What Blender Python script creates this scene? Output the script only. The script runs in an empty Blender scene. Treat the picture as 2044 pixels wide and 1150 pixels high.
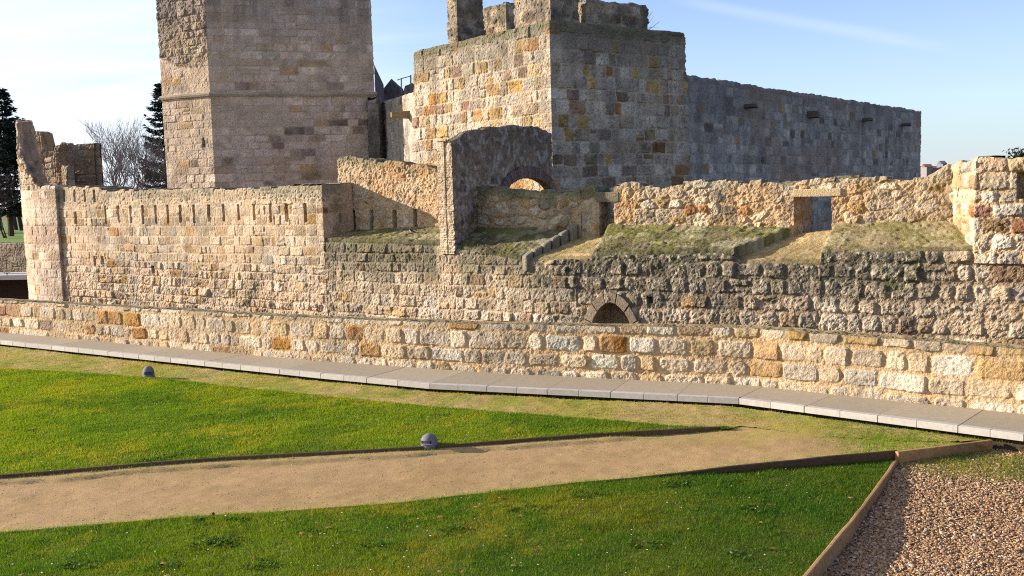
import bpy, math, random
import numpy as np
from mathutils import Vector, Matrix

random.seed(7)
SC = bpy.context.scene
COL = SC.collection

# ------------------------------------------------------------------ camera model (used to survey the site from the photo)
F, CX, CY, H = 2000.0, 1022.0, 575.0, 4.0
PITCH, ROLL = math.atan(190 / 2000), 0.0294
_f = np.array([0, math.cos(PITCH), -math.sin(PITCH)])
_u0 = np.array([0, math.sin(PITCH), math.cos(PITCH)])
_r0 = np.array([1.0, 0, 0])
_r = math.cos(ROLL) * _r0 - math.sin(ROLL) * _u0
_u = math.sin(ROLL) * _r0 + math.cos(ROLL) * _u0


def ray(px, py):
    return _f * F + _r * (px - CX) + _u * (CY - py)


def at(px, py, d):                      # point at distance d in front
    v = ray(px, py)
    return np.array([0, 0, H]) + v * (d / v[1])


def gp(px, py, z=0.0):                  # point on a horizontal plane
    v = ray(px, py)
    return np.array([0, 0, H]) + v * ((z - H) / v[2])


def vp(px, py, p, q):                   # point on the vertical plane through plan points p, q
    v = ray(px, py)
    d = np.array([q[0] - p[0], q[1] - p[1]])
    n = np.array([-d[1], d[0]])
    t = (n[0] * p[0] + n[1] * p[1]) / (n[0] * v[0] + n[1] * v[1])
    return np.array([0, 0, H]) + v * t


# ------------------------------------------------------------------ noise
def _hash(ix, iy, seed):
    h = (ix.astype(np.int64) * 374761393 + iy.astype(np.int64) * 668265263 + seed * 1274126177) & 0xFFFFFFFF
    h = ((h ^ (h >> 13)) * 1274126177) & 0xFFFFFFFF
    h = ((h ^ (h >> 16)) * 2246822519) & 0xFFFFFFFF
    return ((h ^ (h >> 15)) & 0xFFFFFF) / float(0xFFFFFF)


def vnoise(x, y, seed=0):
    x = np.asarray(x, float); y = np.asarray(y, float)
    ix = np.floor(x); iy = np.floor(y)
    fx = x - ix; fy = y - iy
    fx = fx * fx * (3 - 2 * fx); fy = fy * fy * (3 - 2 * fy)
    a = _hash(ix, iy, seed); b = _hash(ix + 1, iy, seed)
    c = _hash(ix, iy + 1, seed); d = _hash(ix + 1, iy + 1, seed)
    return (a * (1 - fx) + b * fx) * (1 - fy) + (c * (1 - fx) + d * fx) * fy


def fbm(x, y, seed=0, o=3):
    s = 0; a = 1; t = 0
    for k in range(o):
        s = s + a * vnoise(x * 2 ** k + 13.7 * k, y * 2 ** k - 7.1 * k, seed + 31 * k)
        t += a; a *= .55
    return s / t


def sstep(a, b, x):
    t = np.clip((x - a) / (b - a), 0, 1)
    return t * t * (3 - 2 * t)


def L(r, g, b):                         # sRGB 0..255 -> linear
    def f(c):
        c /= 255.0
        return c / 12.92 if c <= .04045 else ((c + .055) / 1.055) ** 2.4
    return np.array([f(r), f(g), f(b)])


def mixc(c, k, m):                      # c (n,3), colour k, mask m
    return c * (1 - m[:, None]) + np.asarray(k) * m[:, None]


# ------------------------------------------------------------------ object helpers
def tag(o, label=None, cat=None, group=None, kind=None):
    if label: o['label'] = label
    if cat: o['category'] = cat
    if group: o['group'] = group
    if kind: o['kind'] = kind
    return o


def empty(name, loc, label, cat, group=None, kind=None):
    o = bpy.data.objects.new(name, None)
    o.location = [float(c) for c in loc]
    o.empty_display_size = .2
    COL.objects.link(o)
    return tag(o, label, cat, group, kind)


def link(name, me, mat, parent=None):
    o = bpy.data.objects.new(name, me)
    if mat: me.materials.append(mat)
    COL.objects.link(o)
    if parent is not None:
        o.parent = parent
        o.matrix_parent_inverse = Matrix.Translation(parent.location).inverted()
    return o


def np_mesh(name, V, Q, C=None, smooth=True):
    me = bpy.data.meshes.new(name)
    V = np.asarray(V, np.float32); Q = np.asarray(Q, np.int32)
    k = Q.shape[1]
    me.vertices.add(len(V)); me.vertices.foreach_set('co', V.ravel())
    me.loops.add(Q.size); me.loops.foreach_set('vertex_index', Q.ravel())
    me.polygons.add(len(Q))
    me.polygons.foreach_set('loop_start', np.arange(0, Q.size, k, dtype=np.int32))
    me.polygons.foreach_set('loop_total', np.full(len(Q), k, np.int32))
    me.polygons.foreach_set('use_smooth', np.full(len(Q), smooth))
    if C is not None:
        ca = me.color_attributes.new('Col', 'FLOAT_COLOR', 'POINT')
        A = np.ones((len(V), 4), np.float32); A[:, :3] = C
        ca.data.foreach_set('color', A.ravel())
    me.update(calc_edges=True)
    me.validate()
    return me


class MB:                               # small mesh collector for hard-edged pieces
    def __init__(s): s.v = []; s.f = []; s.c = []
    def add(s, v, f, c=None):
        o = len(s.v); s.v += [tuple(float(a) for a in p) for p in v]
        s.f += [tuple(i + o for i in q) for q in f]
        s.c += [tuple(c) if c is not None else (1, 1, 1)] * len(v)
    def prism(s, poly, z0, z1, c=None):           # plan polygon (ccw) extruded, z0/z1 scalars or lists
        n = len(poly)
        a = z0 if hasattr(z0, '__len__') else [z0] * n
        b = z1 if hasattr(z1, '__len__') else [z1] * n
        v = [(p[0], p[1], a[i]) for i, p in enumerate(poly)] + [(p[0], p[1], b[i]) for i, p in enumerate(poly)]
        f = [tuple(range(n - 1, -1, -1)), tuple(range(n, 2 * n))] + [(i, (i + 1) % n, n + (i + 1) % n, n + i) for i in range(n)]
        s.add(v, f, c)
    def box(s, c, d, dirx=(1, 0), col=None):      # centre, size, plan direction of x
        dx = np.array(dirx, float); dx /= np.linalg.norm(dx); dy = np.array([-dx[1], dx[0]])
        P = [np.array(c[:2]) + dx * a * d[0] / 2 + dy * b * d[1] / 2 for a, b in ((-1, -1), (1, -1), (1, 1), (-1, 1))]
        s.prism(P, c[2] - d[2] / 2, c[2] + d[2] / 2, col)
    def tube(s, pts, rad, n=6, c=None):
        pts = [np.array(p, float) for p in pts]; rings = []
        for i, p in enumerate(pts):
            t = pts[min(i + 1, len(pts) - 1)] - pts[max(i - 1, 0)]; t = t / (np.linalg.norm(t) + 1e-9)
            a = np.cross(t, [0, 0, 1]) if abs(t[2]) < .95 else np.cross(t, [1, 0, 0]); a /= np.linalg.norm(a); b = np.cross(t, a)
            r = rad[i] if hasattr(rad, '__len__') else rad
            rings.append([p + r * (a * math.cos(2 * math.pi * k / n) + b * math.sin(2 * math.pi * k / n)) for k in range(n)])
        v = [q for R in rings for q in R]
        f = [(i * n + k, i * n + (k + 1) % n, (i + 1) * n + (k + 1) % n, (i + 1) * n + k) for i in range(len(pts) - 1) for k in range(n)]
        f += [tuple(range(n - 1, -1, -1)), tuple((len(pts) - 1) * n + k for k in range(n))]
        s.add(v, f, c)
    def build(s, name, mat, parent=None, smooth=False, bevel=0):
        me = bpy.data.meshes.new(name)
        me.from_pydata(s.v, [], s.f)
        ca = me.color_attributes.new('Col', 'FLOAT_COLOR', 'POINT')
        A = np.ones((len(s.v), 4), np.float32); A[:, :3] = np.array(s.c)
        ca.data.foreach_set('color', A.ravel())
        me.polygons.foreach_set('use_smooth', [smooth] * len(me.polygons))
        me.update(); me.validate()
        o = link(name, me, mat, parent)
        if bevel:
            m = o.modifiers.new('bevel', 'BEVEL'); m.width = bevel; m.segments = 2; m.limit_method = 'ANGLE'
        return o


# ------------------------------------------------------------------ materials
def mat_base(name):
    m = bpy.data.materials.new(name); m.use_nodes = True
    nt = m.node_tree; b = nt.nodes['Principled BSDF']
    b.inputs['Specular IOR Level'].default_value = .25
    return m, nt, b


def attr_mat(name, rough=.92, nscale=30, lo=.72, hi=1.22, bump=.25, bscale=70, bdist=.012, spec=.2):
    m, nt, b = mat_base(name)
    N = nt.nodes.new; K = nt.links.new
    a = N('ShaderNodeVertexColor'); a.layer_name = 'Col'
    tc = N('ShaderNodeTexCoord')
    n = N('ShaderNodeTexNoise'); n.inputs['Scale'].default_value = nscale; n.inputs['Detail'].default_value = 5; n.inputs['Roughness'].default_value = .65
    K(tc.outputs['Object'], n.inputs['Vector'])
    mr = N('ShaderNodeMapRange'); mr.inputs['From Min'].default_value = .3; mr.inputs['From Max'].default_value = .7
    mr.inputs['To Min'].default_value = lo; mr.inputs['To Max'].default_value = hi
    K(n.outputs['Fac'], mr.inputs['Value'])
    mx = N('ShaderNodeVectorMath'); mx.operation = 'SCALE'
    K(a.outputs['Color'], mx.inputs[0]); K(mr.outputs['Result'], mx.inputs['Scale'])
    K(mx.outputs['Vector'], b.inputs['Base Color'])
    n2 = N('ShaderNodeTexNoise'); n2.inputs['Scale'].default_value = bscale; n2.inputs['Detail'].default_value = 6; n2.inputs['Roughness'].default_value = .65
    K(tc.outputs['Object'], n2.inputs['Vector'])
    bp = N('ShaderNodeBump'); bp.inputs['Strength'].default_value = bump; bp.inputs['Distance'].default_value = bdist
    K(n2.outputs['Fac'], bp.inputs['Height']); K(bp.outputs['Normal'], b.inputs['Normal'])
    b.inputs['Roughness'].default_value = rough; b.inputs['Specular IOR Level'].default_value = spec
    return m


M_STONE = attr_mat('weathered_stone', nscale=26, lo=.62, hi=1.32, bump=.9, bscale=32, bdist=.035)
M_GROUND = attr_mat('sandy_ground', nscale=60, lo=.68, hi=1.3, bump=.6, bscale=120, bdist=.012)
M_SOIL = attr_mat('lawn_soil', nscale=40, bump=.5)
M_CONC = attr_mat('concrete_slab', rough=.8, nscale=14, lo=.86, hi=1.1, bump=.15, bscale=90, bdist=.004)
M_WOOD = attr_mat('weathered_timber', rough=.8, nscale=18, lo=.7, hi=1.25, bump=.4, bscale=40, bdist=.006)
M_PEB = attr_mat('pebble_stone', rough=.75, nscale=60, lo=.8, hi=1.15, bump=.1, bscale=100, bdist=.003)
M_BARK = attr_mat('tree_bark', nscale=10, bump=.4)
M_METAL = attr_mat('dark_metal', rough=.55, nscale=20, lo=.85, hi=1.1, bump=.1, spec=.4)
M_BIRD = attr_mat('bird_plumage', rough=.7, nscale=40, lo=.85, hi=1.1, bump=.1)
M_LAND = attr_mat('far_land', nscale=.02, lo=.7, hi=1.2, bump=0)


def leaf_mat(name, trans=.35):
    m = bpy.data.materials.new(name); m.use_nodes = True
    nt = m.node_tree; nt.nodes.clear(); N = nt.nodes.new; K = nt.links.new
    out = N('ShaderNodeOutputMaterial'); a = N('ShaderNodeVertexColor'); a.layer_name = 'Col'
    d = N('ShaderNodeBsdfDiffuse'); t = N('ShaderNodeBsdfTranslucent'); mx = N('ShaderNodeMixShader'); mx.inputs[0].default_value = trans
    g = N('ShaderNodeBsdfGlossy'); g.inputs['Roughness'].default_value = .5; mg = N('ShaderNodeMixShader'); mg.inputs[0].default_value = .012
    K(a.outputs['Color'], d.inputs['Color']); K(a.outputs['Color'], t.inputs['Color'])
    K(d.outputs[0], mx.inputs[1]); K(t.outputs[0], mx.inputs[2]); K(mx.outputs[0], mg.inputs[1]); K(g.outputs[0], mg.inputs[2])
    K(mg.outputs[0], out.inputs['Surface'])
    return m


M_GRASS = leaf_mat('grass_blade', .5)
M_NEEDLE = leaf_mat('conifer_needle', .15)

# ------------------------------------------------------------------ masonry patterns
CREAM = [(5, L(192, 174, 150)), (3, L(202, 188, 168)), (2, L(180, 162, 136)), (1.2, L(184, 158, 120)), (.3, L(168, 130, 82)), (.8, L(160, 150, 136)), (.3, L(144, 120, 98))]
PALE = [(5, L(200, 186, 166)), (4, L(208, 198, 182)), (2, L(188, 172, 148)), (1.2, L(180, 158, 124)), (.25, L(166, 122, 74)), (.9, L(174, 166, 154)), (.15, L(160, 126, 98))]
KEEP = [(5, L(178, 160, 142)), (3, L(170, 154, 140)), (2, L(162, 142, 122)), (1, L(188, 172, 154)), (.35, L(160, 134, 100)), (.2, L(130, 112, 98))]
TOWER = [(5, L(180, 168, 152)), (4, L(192, 182, 166)), (2, L(172, 156, 134)), (.8, L(182, 154, 104)), (.25, L(172, 128, 80)), (.4, L(150, 124, 108)), (.4, L(138, 120, 102))]
RUB = [(5, L(184, 168, 146)), (3, L(198, 186, 166)), (2, L(166, 148, 122)), (1, L(174, 148, 108)), (1, L(150, 140, 126)), (.2, L(156, 114, 80))]
GREY = [(4, L(158, 146, 132)), (3, L(172, 160, 142)), (2, L(140, 126, 110)), (1, L(156, 140, 114)), (.6, L(112, 104, 96)), (.3, L(124, 96, 80))]
BRICKISH = [(3, L(190, 170, 144)), (2, L(204, 186, 160)), (2, L(174, 150, 126)), (1, L(188, 176, 156))]
INNER = [(5, L(150, 144, 136)), (4, L(164, 156, 146)), (3, L(138, 130, 120)), (1, L(176, 166, 150)), (.5, L(150, 126, 92)), (.6, L(112, 100, 90))]
MOSS, DARK = L(94, 92, 44), L(70, 66, 56)
LICH = L(92, 86, 74)
GREENL = L(112, 110, 50)

ST = {}


def style(n, **k):
    d = dict(kind='ashlar', ch=(.28, .36), cw=(.3, .65), joint=.012, soft=.05, rnd=.03, depth=.04, pill=.02, rough=.03, edge=.015, warp=.03,
             pal=CREAM, mortar=L(186, 164, 132), split=.12, flush=.8, pits=.7, var=.35)
    d.update(k); ST[n] = d


style('parapet', ch=(.31, .4), cw=(.34, .86), joint=.02, soft=.035, rnd=.09, depth=.04, pill=.014, rough=.014, fine=.03, edge=.012, warp=.035, pal=PALE, mk=.75, mortar=L(190, 162, 124), split=0, flush=.6)
style('curtain', ch=(.24, .34), cw=(.2, .62), joint=.006, soft=.035, rnd=.04, depth=.05, pill=.008, rough=.025, fine=.04, edge=.018, warp=.04, pal=CREAM, mortar=L(196, 176, 150), split=.08)
style('curtain_big', ch=(.33, .42), cw=(.3, .72), joint=.014, soft=.06, rnd=.09, depth=.06, pill=.018, rough=.03, fine=.05, edge=.024, warp=.05, pal=CREAM, mortar=L(150, 130, 106), split=.12, flush=.7)
style('rubble', kind='rubble', cell=(.33, .21), joint=.012, soft=.035, depth=.045, pill=.014, rough=.03, fine=.045, edge=.02, warp=.09, pal=RUB, mortar=L(180, 156, 122), flush=.8)
style('rubble_small', kind='rubble', cell=(.2, .13), joint=.008, soft=.03, depth=.04, pill=.012, rough=.05, edge=.02, warp=.08, pal=RUB, mortar=L(206, 192, 168), flush=.6)
style('rubble_mortar', kind='rubble', cell=(.24, .14), joint=.03, soft=.06, depth=.025, pill=.01, rough=.06, edge=.05, warp=.08, pal=CREAM, mortar=L(192, 170, 138), flush=.9)
style('rubble_grey', kind='rubble', cell=(.24, .17), joint=.02, soft=.05, depth=.03, pill=.01, rough=.05, edge=.04, warp=.08, pal=[(w, c * np.array([1.22, 1.02, .86])) for w, c in GREY], mortar=L(138, 120, 100))
style('keep', ch=(.3, .37), cw=(.4, .95), joint=.008, soft=.03, rnd=.02, depth=.016, pill=.003, rough=.02, fine=.02, edge=.012, warp=.015, pal=[(w, c * 1.5) for w, c in KEEP], mortar=L(176, 158, 138), split=.04, var=.22, pits=.5, runs=.5)  # palette raised: sky light on the keep's shaded front put into the colour
style('keep_rough', ch=(.3, .37), cw=(.3, .7), joint=.01, soft=.04, rnd=.04, depth=.04, pill=.012, rough=.05, edge=.03, warp=.03, pal=KEEP, mortar=L(150, 132, 112), split=.1, var=.35)
style('tower', ch=(.36, .46), cw=(.3, .75), joint=.012, soft=.035, rnd=.05, depth=.035, pill=.012, rough=.03, fine=.05, edge=.03, warp=.035, pal=TOWER, mortar=L(190, 174, 150), split=.06)
style('inner', ch=(.3, .4), cw=(.35, .85), joint=.008, soft=.03, rnd=.03, depth=.02, pill=.006, rough=.035, edge=.025, warp=.03, pal=INNER, mortar=L(132, 126, 118), split=.08)
style('slab', ch=(.45, .75), cw=(.35, .8), joint=.01, soft=.05, rnd=.06, depth=.032, pill=.006, rough=.03, fine=.05, edge=.05, warp=.14, pal=[(3, L(128, 122, 86)), (2, L(138, 134, 104)), (2, L(118, 110, 84))], mortar=L(84, 78, 54), split=.1, flush=.7)
style('plaster', kind='rubble', cell=(.5, .4), joint=.02, soft=.1, depth=.01, pill=.004, rough=.05, edge=.04, warp=.14, pal=[(1, L(152, 138, 104)), (1, L(142, 130, 98))], mortar=L(146, 132, 100))
style('floor', kind='rubble', cell=(.6, .45), joint=.015, soft=.1, depth=.008, pill=.003, rough=.025, fine=.03, edge=.04, warp=.14, pal=[(1, L(182, 160, 116)), (1, L(170, 148, 106))], mortar=L(164, 142, 100))
style('merlon_stone', ch=(.26, .38), cw=(.3, .6), joint=.02, soft=.06, rnd=.06, depth=.025, pill=.006, rough=.06, edge=.05, warp=.08, pal=GREY + [(3, L(176, 160, 134))], mortar=L(150, 138, 120), flush=.9)
style('brick', ch=(.055, .07), cw=(.2, .32), joint=.008, soft=.015, rnd=.01, depth=.012, pill=.004, rough=.03, edge=.006, warp=.02, pal=BRICKISH, mortar=L(206, 190, 164), split=0)


def masonry(u, z, sn, seed, marks=()):
    """height (outwards, m) and base colour of the masonry at wall coordinates u, z"""
    st = ST[sn]
    w = st['warp']
    uw = u + w * 2 * (fbm(u * 1.3, z * 1.3, seed + 1) - .5) + w * .6 * (vnoise(u * 6, z * 6, seed + 2) - .5)
    zw = z + w * 2 * (fbm(u * .9, z * 1.3, seed + 3) - .5) + w * .6 * (vnoise(u * 5, z * 6, seed + 4) - .5)
    mu = np.array([m[0] for m in marks]); mz = np.array([m[1] for m in marks])
    n0 = len(u)
    if len(marks):                      # the marked stones are found through the same warp
        x0, z0 = mu, mz
        mu = x0 + w * 2 * (fbm(x0 * 1.3, z0 * 1.3, seed + 1) - .5) + w * .6 * (vnoise(x0 * 6, z0 * 6, seed + 2) - .5)
        mz = z0 + w * 2 * (fbm(x0 * .9, z0 * 1.3, seed + 3) - .5) + w * .6 * (vnoise(x0 * 5, z0 * 6, seed + 4) - .5)
        uw = np.concatenate([uw, mu]); zw = np.concatenate([zw, mz])
    if st['kind'] == 'ashlar':
        rng = np.random.default_rng(seed)
        zlo, zhi = zw.min() - 1, zw.max() + 1
        E = [zlo]
        while E[-1] < zhi + .6: E.append(E[-1] + rng.uniform(*st['ch']))
        E = np.array(E)
        ci = np.searchsorted(E, zw, 'right') - 1
        ci = np.clip(ci, 0, len(E) - 2)
        d0 = zw - E[ci]; d1 = E[ci + 1] - zw
        ulo, uhi = uw.min() - 1, uw.max() + 1
        ui = np.zeros(len(uw), int); e0 = np.zeros(len(uw)); e1 = np.zeros(len(uw))
        nn = int((uhi - ulo) / st['cw'][0]) + 8
        for c in np.unique(ci):
            r2 = np.random.default_rng(seed * 977 + int(c) + 5)
            W = r2.uniform(0, 1, nn) ** 1.4 * (st['cw'][1] - st['cw'][0]) + st['cw'][0]
            U = ulo - r2.uniform(0, .5) + np.concatenate([[0], np.cumsum(W)])
            m = ci == c
            k = np.clip(np.searchsorted(U, uw[m], 'right') - 1, 0, len(U) - 2)
            ui[m] = k; e0[m] = uw[m] - U[k]; e1[m] = U[k + 1] - uw[m]
        sid = ui * 1.0 + 7919 * ci
        if st['split']:
            rs = _hash(ui, ci, seed + 77)
            hh = d0 + d1
            cut = hh * (.35 + .3 * _hash(ui, ci, seed + 78))
            sp = rs < st['split']
            up = sp & (d0 > cut)
            d0n = np.where(up, d0 - cut, d0); d1n = np.where(sp & ~up, cut - d0, d1)
            d0, d1 = d0n, d1n
            sid = sid + np.where(up, 500009, 0)
        ha, hb = (sid % 100003), np.floor(sid / 100003)
        r1 = _hash(ha, hb, seed + 11); r2_ = _hash(ha, hb, seed + 12); r3 = _hash(ha, hb, seed + 13); r4 = _hash(ha, hb, seed + 14); r5 = _hash(ha, hb, seed + 15)
        j = st['joint'] * (.5 + 1.6 * r5)
        dx = np.minimum(e0, e1) - j; dy = np.minimum(d0, d1) - j
        rr = st['rnd'] * (.6 + .8 * r4)
        cor = (dx < rr) & (dy < rr)
        d = np.where(cor, rr - np.hypot(rr - np.minimum(dx, rr), rr - np.minimum(dy, rr)), np.minimum(dx, dy))
        lu = (e0 - e1) / (e0 + e1 + 1e-6); lz = (d0 - d1) / (d0 + d1 + 1e-6)
    else:
        su, sz = st['cell']
        a = uw / su; b = zw / sz
        ia = np.floor(a); ib = np.floor(b)
        f1 = np.full(len(a), 9.); f2 = np.full(len(a), 9.); ha = np.zeros(len(a)); hb = np.zeros(len(a)); lu = np.zeros(len(a)); lz = np.zeros(len(a))
        for i in (-1, 0, 1):
            for k in (-1, 0, 1):
                cx = ia + i; cy = ib + k
                px = cx + .15 + .7 * _hash(cx, cy, seed + 21); py = cy + .15 + .7 * _hash(cx, cy, seed + 22)
                sc = .8 + .5 * _hash(cx, cy, seed + 23)
                dd = np.sqrt((a - px) ** 2 + (b - py) ** 2) * sc
                n = dd < f1
                f2 = np.where(n, f1, np.minimum(f2, dd))
                ha = np.where(n, cx, ha); hb = np.where(n, cy, hb)
                lu = np.where(n, a - px, lu); lz = np.where(n, b - py, lz)
                f1 = np.minimum(f1, dd)
        r1 = _hash(ha, hb, seed + 11); r2_ = _hash(ha, hb, seed + 12); r3 = _hash(ha, hb, seed + 13); r4 = _hash(ha, hb, seed + 14)
        d = (f2 - f1) * min(su, sz) * .6 - st['joint']
        sid = ha * 7919.0 + hb
    if len(marks):
        msid = sid[n0:]
        sl = slice(0, n0)
        d, r1, r2_, r3, r4, lu, lz, sid, uw, zw = [q[sl] for q in (d, r1, r2_, r3, r4, lu, lz, sid, uw, zw)]
    d = d + st['edge'] * 2 * (fbm(u * 8, z * 8, seed + 5, 2) - .5)
    p = sstep(0, st['soft'], d)
    pill = np.clip(d, 0, .14) / .14
    flush = sstep(.42, .6, fbm(u * 1.1, z * 1.4, seed + 16)) * st['flush']          # stretches where the joints are pointed flush
    h = p * (st['depth'] * (.25 + 1.1 * r2_ * r2_ + .35 * r3) + st['depth'] * .7 * ((r3 - .5) * 2 * lu + (r4 - .5) * 2 * lz)) + .65 * st['pill'] * np.sqrt(pill)
    h = .85 * h * (1 - .75 * flush)
    h = h + st['rough'] * (fbm(u * 5, z * 5, seed + 6, 4) - .5) * (.5 + .5 * p) + st.get('fine', .75 * st['rough']) * (fbm(u * 17, z * 17, seed + 9, 3) - .5) + st['rough'] * .8 * (fbm(u * 1.6, z * 1.6, seed + 17, 2) - .5)
    W = np.array([w for w, c in st['pal']]); W = np.cumsum(W / W.sum())
    pal = np.array([c for w, c in st['pal']])
    k = np.clip(np.searchsorted(W, r1), 0, len(pal) - 1)
    col = pal[k] * (1 - st['var'] / 2 + st['var'] * r3)[:, None]
    for i, m in enumerate(marks):
        s = sid == msid[i]
        kk = (st.get('mk', .28) + .6 * fbm(u[s] * 5, z[s] * 5, seed + 18))[:, None].clip(0, 1) * .95
        col[s] = col[s] * (1 - kk) + np.asarray(m[2]) * np.array([.8, .87, .9]) * kk * (.85 + .3 * r3[s])[:, None]
    blot = fbm(u * 3.1, z * 3.1, seed + 7, 4)
    col = col * (.62 + .76 * blot)[:, None]
    runs = sstep(.48, .7, fbm(u * 2.3, z * .32, seed + 20)) * .2 + sstep(.5, .66, fbm(u * .55, z * .6, seed + 21)) * .16
    col = col * (1 - runs * st.get('runs', 1))[:, None]
    warm = fbm(u * 1.7, z * 1.7, seed + 8, 3)
    col = col * (1 + (warm - .5)[:, None] * np.array([.07, 0, -.14]))
    mcol = np.asarray(st['mortar']) * (.75 + .5 * fbm(u * 5, z * 5, seed + 10))[:, None]
    pm = sstep(-.2 * st['soft'], .55 * st['soft'], d)[:, None]
    pm = pm + (1 - pm) * .45 * flush[:, None]
    pits = sstep(.6, .72, fbm(u * 11, z * 11, seed + 19, 3))[:, None] * st['pits']
    col = col * (1 - .45 * pits)
    h = h - st['rough'] * .5 * pits[:, 0]
    col = col * pm + mcol * (1 - pm)
    col = col * np.array([.99, .945, .855]) * (.97 + .12 * st.get('lift', 0))
    return h, col


def resample(path, res):
    path = [np.array(p[:2], float) for p in path]
    P = []; N = []; seg = []
    for i in range(len(path) - 1):
        a, b = path[i], path[i + 1]
        l = np.linalg.norm(b - a); n = max(1, int(round(l / res)))
        t = (b - a) / l
        for k in range(n): P.append(a + (b - a) * k / n); seg.append(i)
    P.append(path[-1]); seg.append(len(path) - 2)
    P = np.array(P); seg = np.array(seg)
    sn = []
    for i in range(len(path) - 1):
        t = path[i + 1] - path[i]; t = t / np.linalg.norm(t); sn.append([t[1], -t[0]])
    sn = np.array(sn)
    N = sn[seg].copy()
    closed = np.linalg.norm(path[0] - path[-1]) < 1e-6
    for i in range(1, len(P)):
        if seg[i] != seg[i - 1]:
            m = sn[seg[i]] + sn[seg[i - 1]]; N[i] = m / max(.3, (m @ sn[seg[i]]))
    if closed:
        m = sn[0] + sn[-1]; N[0] = N[-1] = m / max(.3, m @ sn[0])
    U = np.concatenate([[0], np.cumsum(np.linalg.norm(P[1:] - P[:-1], axis=1))])
    return P, N, U


def upos(path, p):                       # arc length on the path of the plan point nearest to p
    best = None; acc = 0
    for i in range(len(path) - 1):
        a = np.array(path[i][:2]); b = np.array(path[i + 1][:2]); l = np.linalg.norm(b - a)
        t = np.clip(((np.array(p[:2]) - a) @ (b - a)) / l ** 2, 0, 1)
        dd = np.linalg.norm(a + (b - a) * t - np.array(p[:2]))
        if best is None or dd < best[0] - 1e-9: best = (dd, acc + t * l)
        acc += l
    return best[1]


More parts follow.
